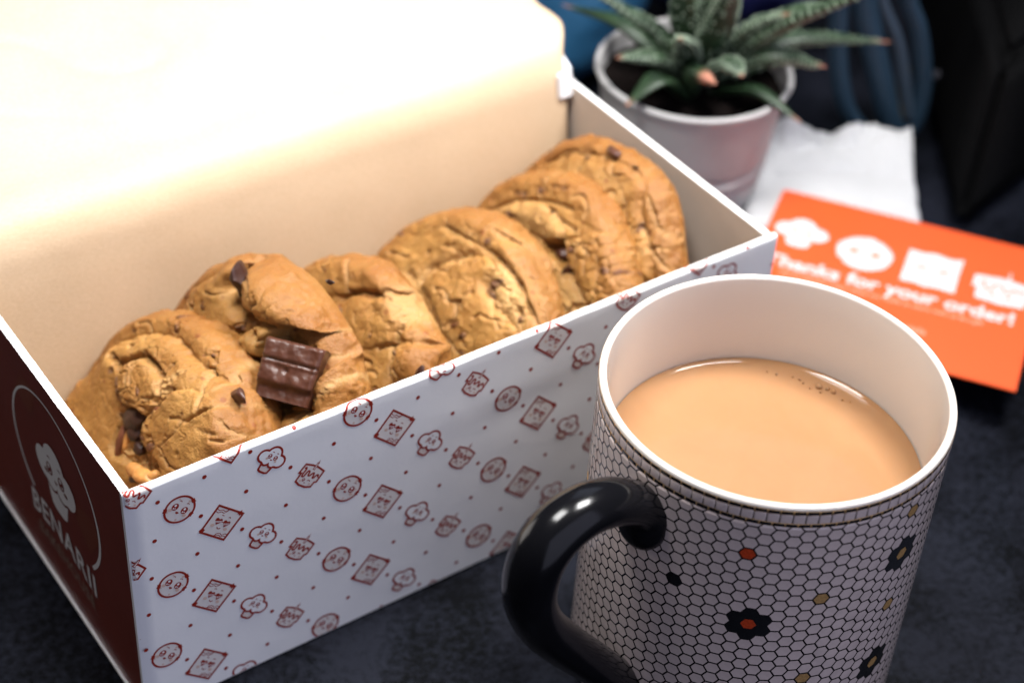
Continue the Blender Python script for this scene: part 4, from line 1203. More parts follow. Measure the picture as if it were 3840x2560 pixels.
bits(7, [('chocolate_chunk', -4.6, 40.4, -.3, (3.2, 2.6, 1.7), 71, 'choc', 30, .9), ('chocolate_chip', -11.5, 33.4, -.2, (1.9, 1.1, .9), 72, 'choc_dark', 0, .8),
         ('chocolate_chip', -11.3, 29.9, -.2, (1.7, 1.2, .9), 73, 'choc_dark', 20, .8), ('chocolate_chip', 6.1, 34.1, -.2, (1.5, 1.0, .8), 74, 'choc_dark', 60, .8),
         ('chocolate_chip', 18.5, 30.2, -.2, (1.8, 1.1, .9), 75, 'choc_dark', 10, .8), ('chocolate_chip', 5.2, 40.9, -.3, (1.6, .8, .8), 76, 'choc_dark', 20, .8)])

def wafer_chunk():
    """square broken piece of ridged wafer bar, set into the second cookie"""
    root, place, (c0, p, q, n, base) = CK[3]
    c = np.array([(0.0546, 0.0305, 0.0819), (0.0637, 0.0183, 0.0821), (0.0534, 0.015, 0.0725), (0.049, 0.0261, 0.0752)])
    m = np.array([-0.5535, -0.3992, 0.7309])
    c = np.array([c[0], c[0] + (c[1] - c[0]) * .94, c[3] + (c[2] - c[3]) * .94, c[3]])
    c[3] = c[0] + (c[3] - c[0]) * 1.38
    c[2] = c[3] + (c[1] - c[0]) * .90
    mid_ = c.mean(0)
    c = mid_ + (c - mid_) * 1.14 + np.array([-0.0014, 0.0010, -0.0006])
    nu, nv = 40, 40
    V = []
    def hgt(u, v):
        # two fingers with a step and groove between, sloped lower edge
        g = -0.0007 * math.exp(-((v - 0.36) / 0.03) ** 2)
        s = -0.0006 * float(sstep(0.37, 0.45, np.array(v))) - 0.0016 * float(sstep(0.70, 0.82, np.array(v)))
        b = -0.0009 * (max(0, abs(u - .5) - .44) / .06) ** 2 - 0.0009 * (max(0, .06 - v) / .06) ** 2
        b += -0.0010 * math.exp(-((u - .48) / .035) ** 2 - ((v - .50) / .04) ** 2)
        return g + s + b
    for i in range(nu):
        for j in range(nv):
            u, v = i / (nu - 1), j / (nv - 1)
            P = (c[0] * (1 - u) + c[1] * u) * (1 - v) + (c[3] * (1 - u) + c[2] * u) * v
            k = mnoise.fractal(Vector((u * 4, v * 4, 3.3)), 1.0, 2.0, 4) * 0.00045
            P = P + m * (hgt(u, v) + k)
            V.append(P - m * 0.0046 + np.array([0.0004, 0, 0.0006]) - base * 1e-3)
    F = grid_faces(nu, nv).tolist()
    border = [i * nv for i in range(nu)] + [(nu - 1) * nv + j for j in range(1, nv)] + [i * nv + nv - 1 for i in range(nu - 2, -1, -1)] + [j for j in range(nv - 2, 0, -1)]
    ring = border
    ex = m * .55 + np.array([-.47, -.6, .63]) * .45
    for d in (0.0030, 0.0042, 0.0085, 0.0120):
        nr = []
        for b in border:
            sh = 0.0004 if d == 0.0042 else 0
            V.append(V[b] - ex * d + np.array([0, 0, -sh]) - np.array([0.3, -0.2, .5]) * 0.0 )
            nr.append(len(V) - 1)
        for k in range(len(ring)):
            a, b2 = ring[k], ring[(k + 1) % len(ring)]
            F.append((a, b2, nr[(k + 1) % len(ring)], nr[k]))
        ring = nr
    F.append(tuple(ring))
    me = mesh('chocolate_wafer_chunk', V, F, M['choc'], True)
    me.set_sharp_from_angle(angle=R(55))
    link('chocolate_wafer_chunk', me, root)
wafer_chunk()

# ------------------------------------------------------------------ mug
MX, MY, MR, MH = 0.1391, -0.0654, 0.0425, 0.1001
mug = empty('mug', (MX, MY, 0))
tag(mug, 'white porcelain mug covered in small hexagon tiles with black and gold, black curved handle', 'mug')
def mug_body():
    pr = [(0.0, 0.0012), (0.036, 0.0012), (0.0375, 0.0004), (0.0390, 0.0004), (0.0405, 0.0016), (0.0418, 0.0045), (MR, 0.0090)]
    pr += [(MR, z) for z in np.linspace(0.012, 0.0980, 22)]
    pr += [(MR, 0.09905)]
    zc, rc = MH - 0.0010, 0.0010
    for a in np.linspace(0, np.pi, 12):
        pr.append((MR - rc + rc * math.cos(a), zc + rc * math.sin(a)))
    pr += [(MR - 0.0022, 0.0975), (MR - 0.0026, 0.092), (MR - 0.0032, 0.070), (MR - 0.0033, 0.05), (MR - 0.0034, 0.012), (MR - 0.006, 0.0055), (MR - 0.012, 0.0045), (0.0, 0.0045)]
    return link('body', lathe('body', pr, 160, [M['porcelain'], M['grout']], lambda a, b: 1 if (a[0] > MR - 1e-5 and b[0] > MR - 1e-5 and b[1] <= 0.0991) else 0), mug)
mug_body()

PZ, NC = 0.00348, 84
DA = 2 * math.pi / NC
AW = MR * DA                      # column pitch along the wall
def hex_mesh(name, mat, gap=0.00023, top=1.0):
    rad = MR + 0.00004
    hy, hx = PZ / 2 - gap, AW / 1.5 - gap * 1.15
    def at(s, z, lift): a = s / MR; return ((rad + lift) * math.cos(a), (rad + lift) * math.sin(a), z)
    ring = [(hx, 0), (hx / 2, hy), (-hx / 2, hy), (-hx, 0), (-hx / 2, -hy), (hx / 2, -hy)]
    v = [at(0, 0, 0.0)] + [at(x * .82, z * .82, 0.0) for x, z in ring] + [at(x, z, 0) for x, z in ring]
    f = []
    for i in range(6):
        j = (i + 1) % 6
        f += [(0, 1 + i, 1 + j), (1 + i, 7 + i, 7 + j, 1 + j)]
    v = [(x, y, min(z, top)) for x, y, z in v]
    me = mesh(name, v, f, mat, True)
    return me
def quad_mesh(name, mat, hw, hz, lift=0.00005):
    rad = MR + lift
    def at(s, z, l): a = s / MR; return ((rad + l) * math.cos(a), (rad + l) * math.sin(a), z)
    q = [(-hw, -hz), (0, -hz), (hw, -hz), (hw, hz), (0, hz), (-hw, hz)]
    v = [at(x * .9, z * .85, .00004) for x, z in q] + [at(x, z, 0) for x, z in q] + [at(x, z, -.00006) for x, z in q]
    f = [(0, 1, 4, 5), (1, 2, 3, 4)]
    for i in range(6):
        j = (i + 1) % 6
        f += [(i, 6 + i, 6 + j, j), (6 + i, 12 + i, 12 + j, 6 + j)]
    return mesh(name, v, f, mat, True)

A0, Z0 = R(227.06), 0.0617
gold_cells, black_cells, red_cells = set(), set(), set()
def rc(c, zr):               # cell key: column and half-row
    return (c % NC, int(round(zr * 2)))
for c, r_ in ((0, 0), (12, 4), (12, -7), (24, 0), (36, 4), (36, -7), (-24, 3), (-32, -5)):
    gold_cells.add(rc(c, r_))
    for dc, dr in ((0, 1), (0, -1), (1, .5), (1, -.5), (-1, .5), (-1, -.5)):
        black_cells.add(rc(c + dc, r_ + dr))
for c, r_ in ((-1, 6.5), (5, 2.5), (5, -5.5), (12, -1), (12, 8), (23, 6.5), (29, 2.5), (-19, 1.5), (-28, 6), (35, -2.5)):
    gold_cells.add(rc(c, r_))
black_cells.add(rc(-6, 2))  # gold tile coloured black, its dark reflection painted in
red_cells |= {rc(0, 0), rc(-1, 6.5)}  # gold tiles whose red reflection is painted as colour
HR = hex_mesh('hex_tile_red_reflection', M['reddened'])
HW, HB, HG = hex_mesh('hex_tile', M['tile_white']), hex_mesh('hex_tile_black', M['tile_black'], 0.00002), hex_mesh('hex_tile_gold', M['gold'])
camv = Vector(cam.location)
cells = []
for c in range(-NC // 2, NC // 2):
    az = A0 + c * DA
    for k in range(-20, 12):
        zr = k + (0.5 if c % 2 else 0.0)
        z = Z0 + zr * PZ
        if not (0.0090 < z < 0.0951): continue
        pos = Vector((MX + MR * math.cos(az), MY + MR * math.sin(az), z))
        d = camv - pos
        face_ = Vector((math.cos(az), math.sin(az), 0)).dot(d.normalized())
        key = rc(c, zr)
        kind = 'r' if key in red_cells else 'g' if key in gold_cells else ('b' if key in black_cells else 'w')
        # the lowest rows fall below the frame
        low = z < 0.026
        sz = face_ / d.length_squared * (0.35 if low else 1) * (3.0 if kind != 'w' and face_ > .15 and not low else 1)
        cells.append((sz, az, z, kind))
cells.sort(key=lambda t: -t[0])
zclip = {}
rest = {'w': ([], []), 'b': ([], []), 'g': ([], [])}
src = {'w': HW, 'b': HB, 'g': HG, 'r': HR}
def tile_mesh(kind, z):
    # tiles under the border are cut off by it
    if z + PZ / 2 < 0.0941 or kind != 'w': return src[kind]
    k = round(z, 6)
    if k not in zclip: zclip[k] = hex_mesh('hex_tile_cut', M['tile_white'], top=0.0941 - z)
    return zclip[k]
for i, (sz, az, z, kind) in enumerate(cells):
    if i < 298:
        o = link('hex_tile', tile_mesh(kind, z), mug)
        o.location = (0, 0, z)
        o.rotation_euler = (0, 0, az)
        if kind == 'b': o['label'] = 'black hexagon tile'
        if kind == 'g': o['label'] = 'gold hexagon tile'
        if kind == 'r': o['label'] = 'gold hexagon tile with a red reflection painted in'
    else:
        vs, fs = rest[kind]
        b = len(vs)
        ca, sa = math.cos(az), math.sin(az)
        for v in tile_mesh(kind, z).vertices:
            vs.append((v.co.x * ca - v.co.y * sa, v.co.x * sa + v.co.y * ca, v.co.z + z))
        fs += [tuple(b + k for k in p.vertices) for p in tile_mesh(kind, z).polygons]
vs, fs, mi = [], [], []
for q_, kd in enumerate('wbg'):
    b = len(vs)
    vs += rest[kd][0]
    fs += [tuple(b + k for k in f) for f in rest[kd][1]]
    mi += [q_] * len(rest[kd][1])
o = link('hex_tiles', mesh('hex_tiles', vs, fs, [M['tile_white'], M['tile_black'], M['gold']], True, mi), mug)
tag(o, kind='stuff')

NB = 92
band_bar = quad_mesh('border_bar', M['tile_black'], math.pi * MR / NB - 0.00013, 0.00050)
band_sq = quad_mesh('border_tile', M['tile_white'], math.pi * MR / NB - 0.00014, 0.00126)
for k in range(NB):
    az = 2 * math.pi * (k + 0.3) / NB
    for nm, me, z, off in (('border_bar', band_bar, 0.09848, 0), ('border_tile', band_sq, 0.09658, 0), ('border_bar', band_bar, 0.09468, 0.5)):
        o = link(nm, me, mug)
        o.location = (0, 0, z); o.rotation_euler = (0, 0, az + off * 2 * math.pi / NB)
# gold lines behind the bars
for z in (0.09848, 0.09468):
    pr = [(MR + 0.00002, z - 0.00062), (MR + 0.00004, z - 0.0006), (MR + 0.00004, z + 0.0006), (MR + 0.00002, z + 0.00062)]
    link('gold_line', lathe('gold_line', pr, 160, [M['gold']]), mug)

def handle():
    az = R(187.0)
    prof = [(40.5, 82.2), (46.5, 88.4), (54.0, 93.6), (62.5, 96.4), (70.2, 95.8), (75.6, 91.8), (77.9, 85.2), (77.6, 77.0), (73.3, 66.2), (64.8, 53.5), (55, 40.5), (46.5, 29.0), (41.0, 21.0)]
    pts = [(r_ * math.cos(az) * 1e-3, r_ * math.sin(az) * 1e-3, z * 1e-3) for r_, z in prof]
    path = catmull(pts, 7)
    k = len(path)
    rad = []
    for i in range(k):
        t_ = i / (k - 1)
        rad.append(0.0052 + 0.0008 * math.sin(math.pi * t_) + 0.0010 * math.exp(-(t_ / 0.05) ** 2) + 0.0012 * math.exp(-((1 - t_) / 0.06) ** 2))
    v_, f_ = tube(path, rad, 28, (1.12, 0.95))
    bm = bmesh.new()
    bv = [bm.verts.new(x) for x in v_]
    for f in f_: bm.faces.new([bv[i] for i in f])
    # rounded thumb ends resting on the wall
    me = bm_mesh('handle', bm, M['handle'], True)
    o = link('handle', me, mug)
    for p_, rr_, nm in ((path[0], 0.0072, 'handle_pad'), (path[-1], 0.0075, 'handle_pad')):
        b2 = bmesh.new()
        bmesh.ops.create_uvsphere(b2, u_segments=28, v_segments=16, radius=rr_)
        for v in b2.verts:
            v.co = Vector((v.co.x * 0.75, v.co.y * 0.95, v.co.z * 1.1))
            v.co = Matrix.Rotation(az, 3, 'Z') @ v.co + Vector((math.cos(az) * 0.0425, math.sin(az) * 0.0425, p_.z - (0.0015 if p_ is path[0] else -0.001)))
        link(nm, bm_mesh(nm, b2, M['handle'], True), mug)
handle()

# coffee
cof = empty('coffee', (MX, MY, 0.0735))
tag(cof, 'milky tan coffee filling the mug to just under its rim', 'coffee')
def coffee():
    nr, na = 40, 140
    vs = []
    Rc = MR - 0.00325
    for i in range(nr):
        r_ = Rc * (1 - (1 - (i / (nr - 1))) ** 1.6)
        men = 0.0011 * math.exp(-(Rc - r_) / 0.0011)
        for j in range(na):
            a = 2 * math.pi * j / na
            vs.append((r_ * math.cos(a), r_ * math.sin(a), men))
    f = grid_faces(nr, na, close_v=True).tolist()
    link('liquid', mesh('liquid', vs, [q[::-1] for q in f][::1], M['coffee'], True), cof)
    for k, (ang, rr_, br) in enumerate(((24, .0347, .0009), (20.5, .0353, .0006), (17.5, .0352, .0007), (31, .0340, .0003), (36, .0352, .0003), (43, .0349, .00035), (27, .0330, .0003), (12, .0343, .0003), (47, .0354, .00025), (22, .0331, .00035), (33, .0350, .0004), (9, .0352, .0003))):
        b2 = bmesh.new()
        bmesh.ops.create_uvsphere(b2, u_segments=14, v_segments=8, radius=br)
        o = link('bubble', bm_mesh('bubble', b2, M['coffee'], True), cof)
        o.location = (rr_ * math.cos(R(ang)), rr_ * math.sin(R(ang)), 0.0002)
coffee()

# ------------------------------------------------------------------ napkin and thank-you card
def napkin():
    ctr = Vector((0.306, 0.066, 0))
    quad = [(0.262, 0.078), (0.306, 0.112), (0.356, 0.086), (0.308, 0.028)]
    nu = nv = 70
    vs = []
    for i in range(nu):
        for j in range(nv):
            u, v = i / (nu - 1), j / (nv - 1)
            a = Vector(quad[0]) * (1 - u) + Vector(quad[1]) * u
            b = Vector(quad[3]) * (1 - u) + Vector(quad[2]) * u
            P = a * (1 - v) + b * v
            e = min(u, 1 - u, v, 1 - v)
            z = 0.0132 * (1 - math.exp(-e / 0.012)) + 0.0004
            far = max(0, (u - .62) / .38)
            k = mnoise.fractal(Vector((P.x * 60, P.y * 60, 2)), 1.0, 2.0, 4)
            z += far * (0.0065 + 0.006 * k) * min(1, e / .04 + .25) + 0.0006 * k * (1 - far) * min(1, e / .05) - 0.0009
            wob = 0.0018 * mnoise.noise(Vector((P.x * 90, P.y * 90, 7)))
            vs.append((P.x + wob, P.y + wob * (1 if far else .3), max(z, 0.0003)))
    o = link('napkin', mesh('napkin', vs, grid_faces(nu, nv).tolist(), M['napkin'], True))
    tag(o, 'crumpled white paper napkin under the orange card beside the plant pot', 'napkin')
napkin()

def thank_card():
    TL = np.array([.28746, .08158, .0151]); u = np.array([.573, -.8196, 0]); wv = np.array([.8196, .573, 0])
    W_, Hh = 93.0, 77.8
    root = empty('thank_you_card', tuple(TL))
    tag(root, 'orange thank you card with white cake icons lying on the napkin', 'card')
    bm = bmesh.new()
    P = [(0, 0), (W_, 0), (W_, -Hh), (0, -Hh)]
    th = 0.0005
    a = [bm.verts.new(tuple((u * x + wv * y) * 1e-3 + np.array([0, 0, 0]))) for x, y in P]
    b = [bm.verts.new(tuple((u * x + wv * y) * 1e-3 + np.array([0, 0, -th]))) for x, y in P]
    bm.faces.new(a[::-1]); bm.faces.new(b)
    for i in range(4): bm.faces.new((a[i], b[i], b[(i + 1) % 4], a[(i + 1) % 4]))
    bmesh.ops.recalc_face_normals(bm, faces=bm.faces[:])
    link('card_stock', bm_mesh('card_stock', bm, M['orange_card'], False), root)
    I = Ink()
    def white_icon(kind):
        J = Ink()
        if kind == 'cup':
            J.poly(cloud_outline(2.05), 0)
            J.poly([(-4.6, -3.0), (-2.2, -4.0), (2.2, -4.0), (4.6, -3.0), (3.4, -7.7), (0, -8.4), (-3.4, -7.7)], 0)
            J.stroke([(-4.8, -2.4), (-2.2, -3.3), (2.2, -3.3), (4.8, -2.4)], .5, m=1)
            for s in (-1, 1): J.disc(s * 2.5, .8, .9, 1.1, 1, n=12)
        elif kind == 'cookie':
            J.poly([(9.6 * math.cos(a_) * (1 + .02 * math.sin(7 * a_)), 9.4 * math.sin(a_) * (1 + (.05 if abs(a_ - 1.5) < .2 else 0))) for a_ in [2 * math.pi * i / 40 for i in range(40)]], 0)
            J.disc(-8.0, -7.0, 2.0, m=4)
            for s in (-1, 1):
                J.disc(s * 3.7, .5, 1.7, 1.9, 1, n=14); J.disc(s * 3.7 - .3, 1.1, .7, m=0, n=10); J.disc(s * 3.7 + .5, -.4, .4, m=0, n=8)
            J.poly(arc(0, -1.9, .8, 180, 360, 6), 1)
        elif kind == 'slice':
            J.poly([(-9.4, 9.6), (-5, 9.2), (0, 10.4), (5.5, 9.2), (9.6, 10.6), (9.2, 2), (9.4, -10), (3, -9.4), (-1, -10.2), (-5, -9.2), (-9.6, -9.8)], 0)
            for s in (-1, 1):
                J.poly([(s * 3.9 - 2, .4), (s * 3.9 + 2, 1.8), (s * 3.9 + 1.6, .3), (s * 3.9 - 1.4, -.7)], 1)
            J.stroke(arc(0, -2.6, 1.4, 195, 345, 6), .35, m=1)
        else:
            J.poly([(-9.6, 5.2), (0, 6.4), (9.6, 5.2), (9.9, -1.5), (8.3, -2.6), (8.1, -7.6), (0, -8.6), (-8.1, -7.6), (-8.2, -.9), (-9.9, -1.8)], 0)
            J.poly([(1.2, 6.2), (2.0, 6.2), (1.9, 10.2), (1.3, 10.2)], 0)
            J.stroke([(p_.x, p_.y) for p_ in catmull([(-7.4, 1.5, 0), (-6.2, 2.6, 0), (-5.4, -1.6, 0), (-3.6, -1.6, 0), (-2.4, 2.0, 0), (0, 1.6, 0), (.8, -1, 0), (2.4, -1.2, 0), (3.6, 1.4, 0), (5.2, .2, 0), (6.6, 1.4, 0), (7.8, .2, 0)], 4)], .75, m=1)
            for s in (-1, 1): J.disc(s * 2.6, -4.2, .8, m=1, n=10)
        return J
    I.add(white_icon('cup'), 11.8, -23.6, 1.03, 0.0, True)
    I.add(white_icon('cookie'), 34.4, -26.3, 1.0, 0.0, True)
    I.add(white_icon('slice'), 57.5, -26.2, .97, 0.0, True)
    I.add(white_icon('cake'), 81.2, -27.0, 1.0, 0.0, True)
    t_ = text_ink('Thanks for your order!', 9.1, 0, bold=0.26, spacing=1.0)
    wd = max(p_[0] for tri, m, k in t_.t for p_ in tri) * 2
    for i, (tri, m, k) in enumerate(t_.t): t_.t[i] = (tuple((p_[0] * 83.5 / wd, p_[1]) for p_ in tri), m, k)
    I.add(t_, 45.6, -44.9)
    t_ = text_ink('the handmade treats inside are made to share with us & a gift', 3.2, 2, bold=0.05)
    wd = max(p_[0] for tri, m, k in t_.t for p_ in tri) * 2
    for i, (tri, m, k) in enumerate(t_.t): t_.t[i] = (tuple((p_[0] * 68.0 / wd, p_[1]) for p_ in tri), m, k)
    I.add(t_, 44.2, -48.9)
    t_ = text_ink('love & essentials', 4.4, 2, bold=0.08)
    I.add(t_, 47.0, -61.8)
    I.build('card_print', lambda x, y, off: tuple((u * x + wv * y) * 1e-3 + np.array([0, 0, off])), [M['card_white'], M['orange_ink'], M['card_pink'], M['card_white'], M['orange_card']], root, base=4e-5, step=1e-5)
thank_card()

# ------------------------------------------------------------------ potted succulent
plant = empty('potted_succulent', (0.2632, 0.110, 0))
tag(plant, 'spiky green succulent in a small ribbed zinc pot beyond the right end of the box', 'plant')
def pot():
    H0 = 0.0575
    pr = [(0.0, 0.0006), (0.0245, 0.0006), (0.0255, 0.0015)]
    for z in np.linspace(0.003, H0 - 0.002, 46):
        r_ = 0.0255 + (0.0330 - 0.0255) * z / H0
        for zr in (0.0225, 0.0275):
            r_ -= 0.0014 * math.exp(-((z - zr) / 0.0011) ** 2)
        r_ += 0.0006 * math.exp(-((z - 0.025) / 0.0012) ** 2)
        pr.append((r_, z))
    for a in np.linspace(-0.6, np.pi + .3, 10):
        pr.append((0.0332 + 0.0011 * math.cos(a), H0 - 0.0011 + 0.0011 * math.sin(a)))
    pr += [(0.0315, H0 - 0.004), (0.0300, 0.040), (0.0, 0.040)]
    link('pot', lathe('pot', pr, 96, [M['zinc']]), plant)
    vs = []
    nr, na = 22, 60
    for i in range(nr):
        for j in range(na):
            r_ = 0.0313 * i / (nr - 1); a = 2 * math.pi * j / na
            x, y = r_ * math.cos(a), r_ * math.sin(a)
            vs.append((x, y, 0.0505 + 0.0022 * mnoise.noise(Vector((x * 260, y * 260, 1))) + 0.0012 * mnoise.noise(Vector((x * 800, y * 800, 1)))))
    link('soil', mesh('soil', vs, [q[::-1] for q in grid_faces(nr, na, close_v=True).tolist()], M['soil'], True), plant)
pot()
def leaf(base, mid, tip, wd, th=None, pink=0.0, bumps=True, seed=0):
    """thick pointed leaf: shallow channel above, keeled below; world points"""
    o0 = Vector(plant.location)
    P = catmull([Vector(base) - o0, Vector(mid) - o0, Vector(tip) - o0], 12)
    th = th or wd * 0.5
    k, n = len(P), 14
    vs, tipv = [], []
    tub = ([], [])
    up0 = Vector((0, 0, 1))
    rng = random.Random(seed)
    for i in range(k):
        t_ = i / (k - 1)
        T_ = (P[min(i + 1, k - 1)] - P[max(i - 1, 0)]).normalized()
        S = T_.cross(up0)
        S = S.normalized() if S.length > 0.05 else Vector((0.82, -0.57, 0))
        U = S.cross(T_)
        prof = (min(1, 0.55 + t_ * 1.2)) * (1 - t_ ** 2.6) + 0.02
        for j in range(n):
            a = 2 * math.pi * j / n
            x = math.cos(a) * wd * prof
            z = math.sin(a) * th * prof * (0.55 if math.sin(a) > 0 else 1.0)
            vs.append(P[i] + S * x + U * z)
            tipv.append(max(0, min(1, (t_ - 0.90) / 0.08)) * 0.9 if pink == 0 else max(0, min(1, (t_ - (1 - pink)) / 0.1)))
            if bumps and 0 < i < k - 2 and rng.random() < (0.95 if abs(math.cos(a)) > .85 else 0.38):
                b = len(tub[0])
                c = P[i] + S * x * 1.01 + U * z * 1.03 + T_ * rng.uniform(-.3, .3) * wd * .3
                r_ = wd * 0.11 * rng.uniform(.7, 1.2)
                for d in ((1, 0, 0), (-1, 0, 0), (0, 1, 0), (0, -1, 0), (0, 0, 1), (0, 0, -1)):
                    tub[0].append(c + Vector(d) * r_)
                tub[1].extend([tuple(b + q_ for q_ in f) for f in ((0, 2, 4), (2, 1, 4), (1, 3, 4), (3, 0, 4), (2, 0, 5), (1, 2, 5), (3, 1, 5), (0, 3, 5))])
    fs = []
    for i in range(k - 1):
        for j in range(n):
            fs.append((i * n + j, i * n + (j + 1) % n, (i + 1) * n + (j + 1) % n, (i + 1) * n + j))
    fs.append(tuple((k - 1) * n + j for j in range(n)))
    me = mesh('leaf', vs, [f[::-1] for f in fs], M['leaf'], True)
    at = me.attributes.new('tip', 'FLOAT', 'POINT'); at.data.foreach_set('value', tipv)
    lo = link('leaf', me, plant)
    if bumps:
        tag(link('leaf_bumps', mesh('leaf_bumps', tub[0], tub[1], M['tubercle'], True), lo), kind='stuff')
PC = (0.263, 0.110)
leaf((0.2610, 0.1080, 0.056), (0.2480, 0.1120, 0.074), (0.2270, 0.1270, 0.089), .0050, .0042, seed=1)
leaf((0.2600, 0.1150, 0.054), (0.2500, 0.1330, 0.066), (0.2433, 0.1612, 0.062), .0042, .003, seed=2, bumps=False)
leaf((0.2650, 0.1050, 0.056), (0.2750, 0.0840, 0.084), (0.2880, 0.0560, 0.107), .0050, .0042, seed=3)
leaf((0.2660, 0.1060, 0.054), (0.2740, 0.0860, 0.0715), (0.2877, 0.0726, 0.0695), .0048, .0050, seed=4)
leaf((0.2690, 0.1090, 0.053), (0.2980, 0.0990, 0.0640), (0.3323, 0.0850, 0.0600), .0042, .0040, seed=5)
leaf((0.2690, 0.1120, 0.053), (0.2950, 0.1080, 0.0630), (0.3130, 0.0989, 0.0600), .0032, .003, seed=6, bumps=False)
leaf((0.2590, 0.1050, 0.052), (0.2480, 0.0930, 0.0690), (0.2455, 0.0800, 0.0720), .0040, .0050, pink=.3, seed=7, bumps=False)
leaf((0.2560, 0.1050, 0.050), (0.2380, 0.0990, 0.0665), (0.2240, 0.0985, 0.0600), .0052, .0024, seed=8, bumps=False)
leaf((0.2660, 0.1040, 0.050), (0.2690, 0.0850, 0.0600), (0.2720, 0.0650, 0.0570), .0034, .0028, seed=9, bumps=False)
leaf((0.2625, 0.1070, 0.056), (0.2570, 0.0940, 0.086), (0.2480, 0.0800, 0.110), .0062, .0048, seed=10)
leaf((0.2640, 0.1090, 0.057), (0.2620, 0.1020, 0.090), (0.2620, 0.0920, 0.118), .0060, .0048, seed=11)
leaf((0.2605, 0.1110, 0.057), (0.2520, 0.1070, 0.088), (0.2440, 0.1020, 0.112), .0058, .0046, seed=12)
leaf((0.2660, 0.1120, 0.056), (0.2740, 0.1080, 0.088), (0.2800, 0.1020, 0.112), .0056, .0044, seed=13)
leaf((0.2630, 0.1130, 0.057), (0.2640, 0.1180, 0.090), (0.2660, 0.1240, 0.115), .0060, .0048, seed=14)

leaf((0.2590, 0.1120, 0.054), (0.2440, 0.1080, 0.068), (0.2290, 0.1120, 0.0700), .0046, .0036, seed=15)
leaf((0.2680, 0.1060, 0.055), (0.2850, 0.0960, 0.077), (0.3000, 0.0830, 0.0860), .0046, .0040, seed=16)
leaf((0.2620, 0.1060, 0.054), (0.2590, 0.0900, 0.071), (0.2560, 0.0790, 0.0720), .0050, .0040, seed=17)
leaf((0.2600, 0.1080, 0.054), (0.2490, 0.1000, 0.075), (0.2380, 0.0920, 0.0850), .0052, .0042, seed=18)
leaf((0.2650, 0.1070, 0.055), (0.2700, 0.0940, 0.079), (0.2740, 0.0800, 0.0900), .0050, .0042, seed=19)

# ------------------------------------------------------------------ things far back, out of focus
def ribbon(name, pts, wd, mat, parent, th=0.0012):
    path = catmull(pts, 8)
    v_, f_ = tube(path, wd / 2, 12, (1.0, th / wd * 2), True)
    return link(name, mesh(name, v_, f_, mat, True), parent)
camp = np.array(cam.location)
def near(pts, k=0.942):
    return [tuple(camp + (np.array(p_) - camp) * k) for p_ in pts]
st = empty('strap', (0.357, 0.107, 0))
tag(st, 'looped teal blue webbing strap hanging behind the napkin, out of focus', 'strap')
def loc_to(o, pts): return [tuple(np.array(p_) - np.array(o.location)) for p_ in pts]
ribbon('loop', loc_to(st, near([(0.3605, 0.1435, 0.08), (0.363, 0.1415, 0.0447), (0.3649, 0.1401, 0.0259), (0.3677, 0.138, 0.0084), (0.3722, 0.1346, -0.0073), (0.3797, 0.1289, -0.0195)])), 0.0065, M['strap'], st, .004)
ribbon('loop', loc_to(st, near([(0.367, 0.1385, 0.08), (0.3703, 0.136, 0.0454), (0.375, 0.1325, 0.0268), (0.3802, 0.1286, 0.0096), (0.385, 0.125, -0.0061), (0.3896, 0.1216, -0.0195)])), 0.0095, M['strap'], st, .005)
ribbon('loop', loc_to(st, near([(0.372, 0.1345, 0.07), (0.3749, 0.1325, 0.0458), (0.3833, 0.1262, 0.0257), (0.3877, 0.123, 0.0104), (0.3925, 0.1194, -0.0104)])), 0.0040, M['strap_edge'], st, .003)
ribbon('loop', loc_to(st, near([(0.379, 0.1295, 0.08), (0.3835, 0.1261, 0.0466), (0.3889, 0.1221, 0.032), (0.3924, 0.1195, 0.0187), (0.3948, 0.1177, 0.005), (0.3945, 0.118, -0.0112), (0.390, 0.1215, -0.0195)])), 0.0060, M['strap'], st, .004)
ribbon('tag', loc_to(st, near([(0.3885, 0.1245, 0.013), (0.3905, 0.123, 0.000), (0.3912, 0.122, -0.010)])), 0.0040, M['yellow_tag'], st, .003)

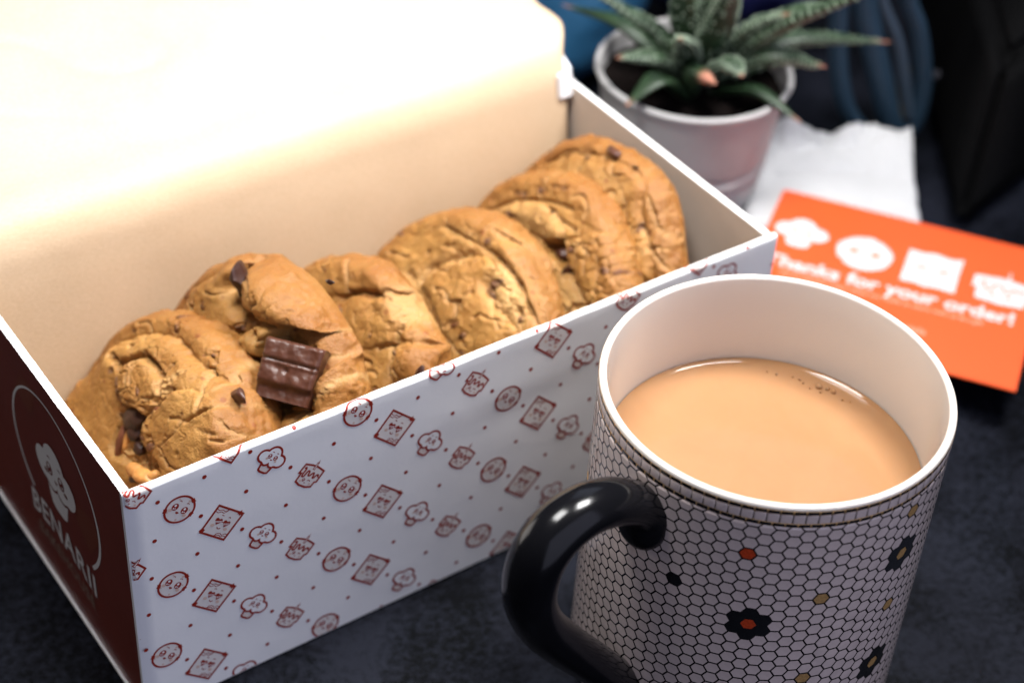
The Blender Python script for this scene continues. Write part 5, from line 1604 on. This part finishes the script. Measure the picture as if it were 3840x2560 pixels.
def blob(name, ctr, rad, mat, parent, seed=1, amp=.12, fr=2.0, sub=4, pw=1.0):
    bm = bmesh.new()
    bmesh.ops.create_icosphere(bm, subdivisions=sub, radius=1)
    for v in bm.verts:
        c = v.co.copy()
        c = Vector([math.copysign(abs(a_) ** pw, a_) for a_ in c])
        c *= 1 + amp * mnoise.fractal(c * fr + Vector((seed, 0, 0)), 1, 2, 3)
        v.co = Vector((c.x * rad[0], c.y * rad[1], max(c.z, -1.0) * rad[2])) + Vector(ctr)
        v.co.z = max(v.co.z, 0.0005)
    return link(name, bm_mesh(name, bm, mat, True), parent)
pc = empty('pouch', (0.33, 0.22, 0))
tag(pc, 'bright blue soft pouch behind the succulent, far out of focus', 'pouch')
blob('body', (-0.060, 0.000, 0.030), (0.058, 0.040, 0.034), M['pouch'], pc, 3, .15)
blob('flap', (0.035, -0.015, 0.035), (0.045, 0.035, 0.034), M['pouch_violet'], pc, 5, .15)
bg = empty('bag', (0.43, 0.10, 0))
tag(bg, 'black padded bag standing at the back right, out of focus', 'bag')
def bag_body():
    bm = bmesh.new()
    f0, ax, dp = Vector((0.334, 0.040, 0)), Vector((0.97, 0.235, 0)), Vector((0.62, 0.78, 0))
    vs = []
    for z, sh in ((0.0005, 0.0), (0.062, 0.012)):
        for a, b in ((0, 0), (.30, 0), (.30, .26), (0, .26)):
            p_ = f0 + ax * a + dp * b + (dp * sh if b == 0 else dp * -sh) + (ax * sh if a == 0 else ax * -sh)
            vs.append(bm.verts.new((p_.x - 0.43, p_.y - 0.10, z)))
    for idx in ((0, 3, 2, 1), (4, 5, 6, 7), (0, 1, 5, 4), (1, 2, 6, 5), (2, 3, 7, 6), (3, 0, 4, 7)): bm.faces.new([vs[i] for i in idx])
    bmesh.ops.bevel(bm, geom=bm.edges[:], offset=0.006, segments=4, affect='EDGES')
    bmesh.ops.subdivide_edges(bm, edges=[e for e in bm.edges if e.calc_length() > .03], cuts=8, use_grid_fill=True)
    for v in bm.verts:
        k = mnoise.fractal(v.co * 22, 1, 2, 3)
        v.co.z = max(v.co.z + k * 0.003 * (v.co.z / .06), 0.0005)
    link('body', bm_mesh('body', bm, M['bag'], True), bg)
bag_body()
def knob():
    b2 = bmesh.new()
    bmesh.ops.create_uvsphere(b2, u_segments=20, v_segments=12, radius=0.0035)
    for v in b2.verts: v.co += Vector((-0.0385, 0.002, 0.009))
    link('toggle', bm_mesh('toggle', b2, M['grey_plastic'], True), bg)
    v_, f_ = tube([(-0.040, 0.010, 0.016), (-0.034, 0.005, 0.0165), (-0.028, 0.000, 0.0165), (-0.024, -0.004, 0.016)], [.0015, .0034, .0032, .0015], 12)
    link('buckle', mesh('buckle', v_, f_, M['grey_plastic'], True), bg)
knob()
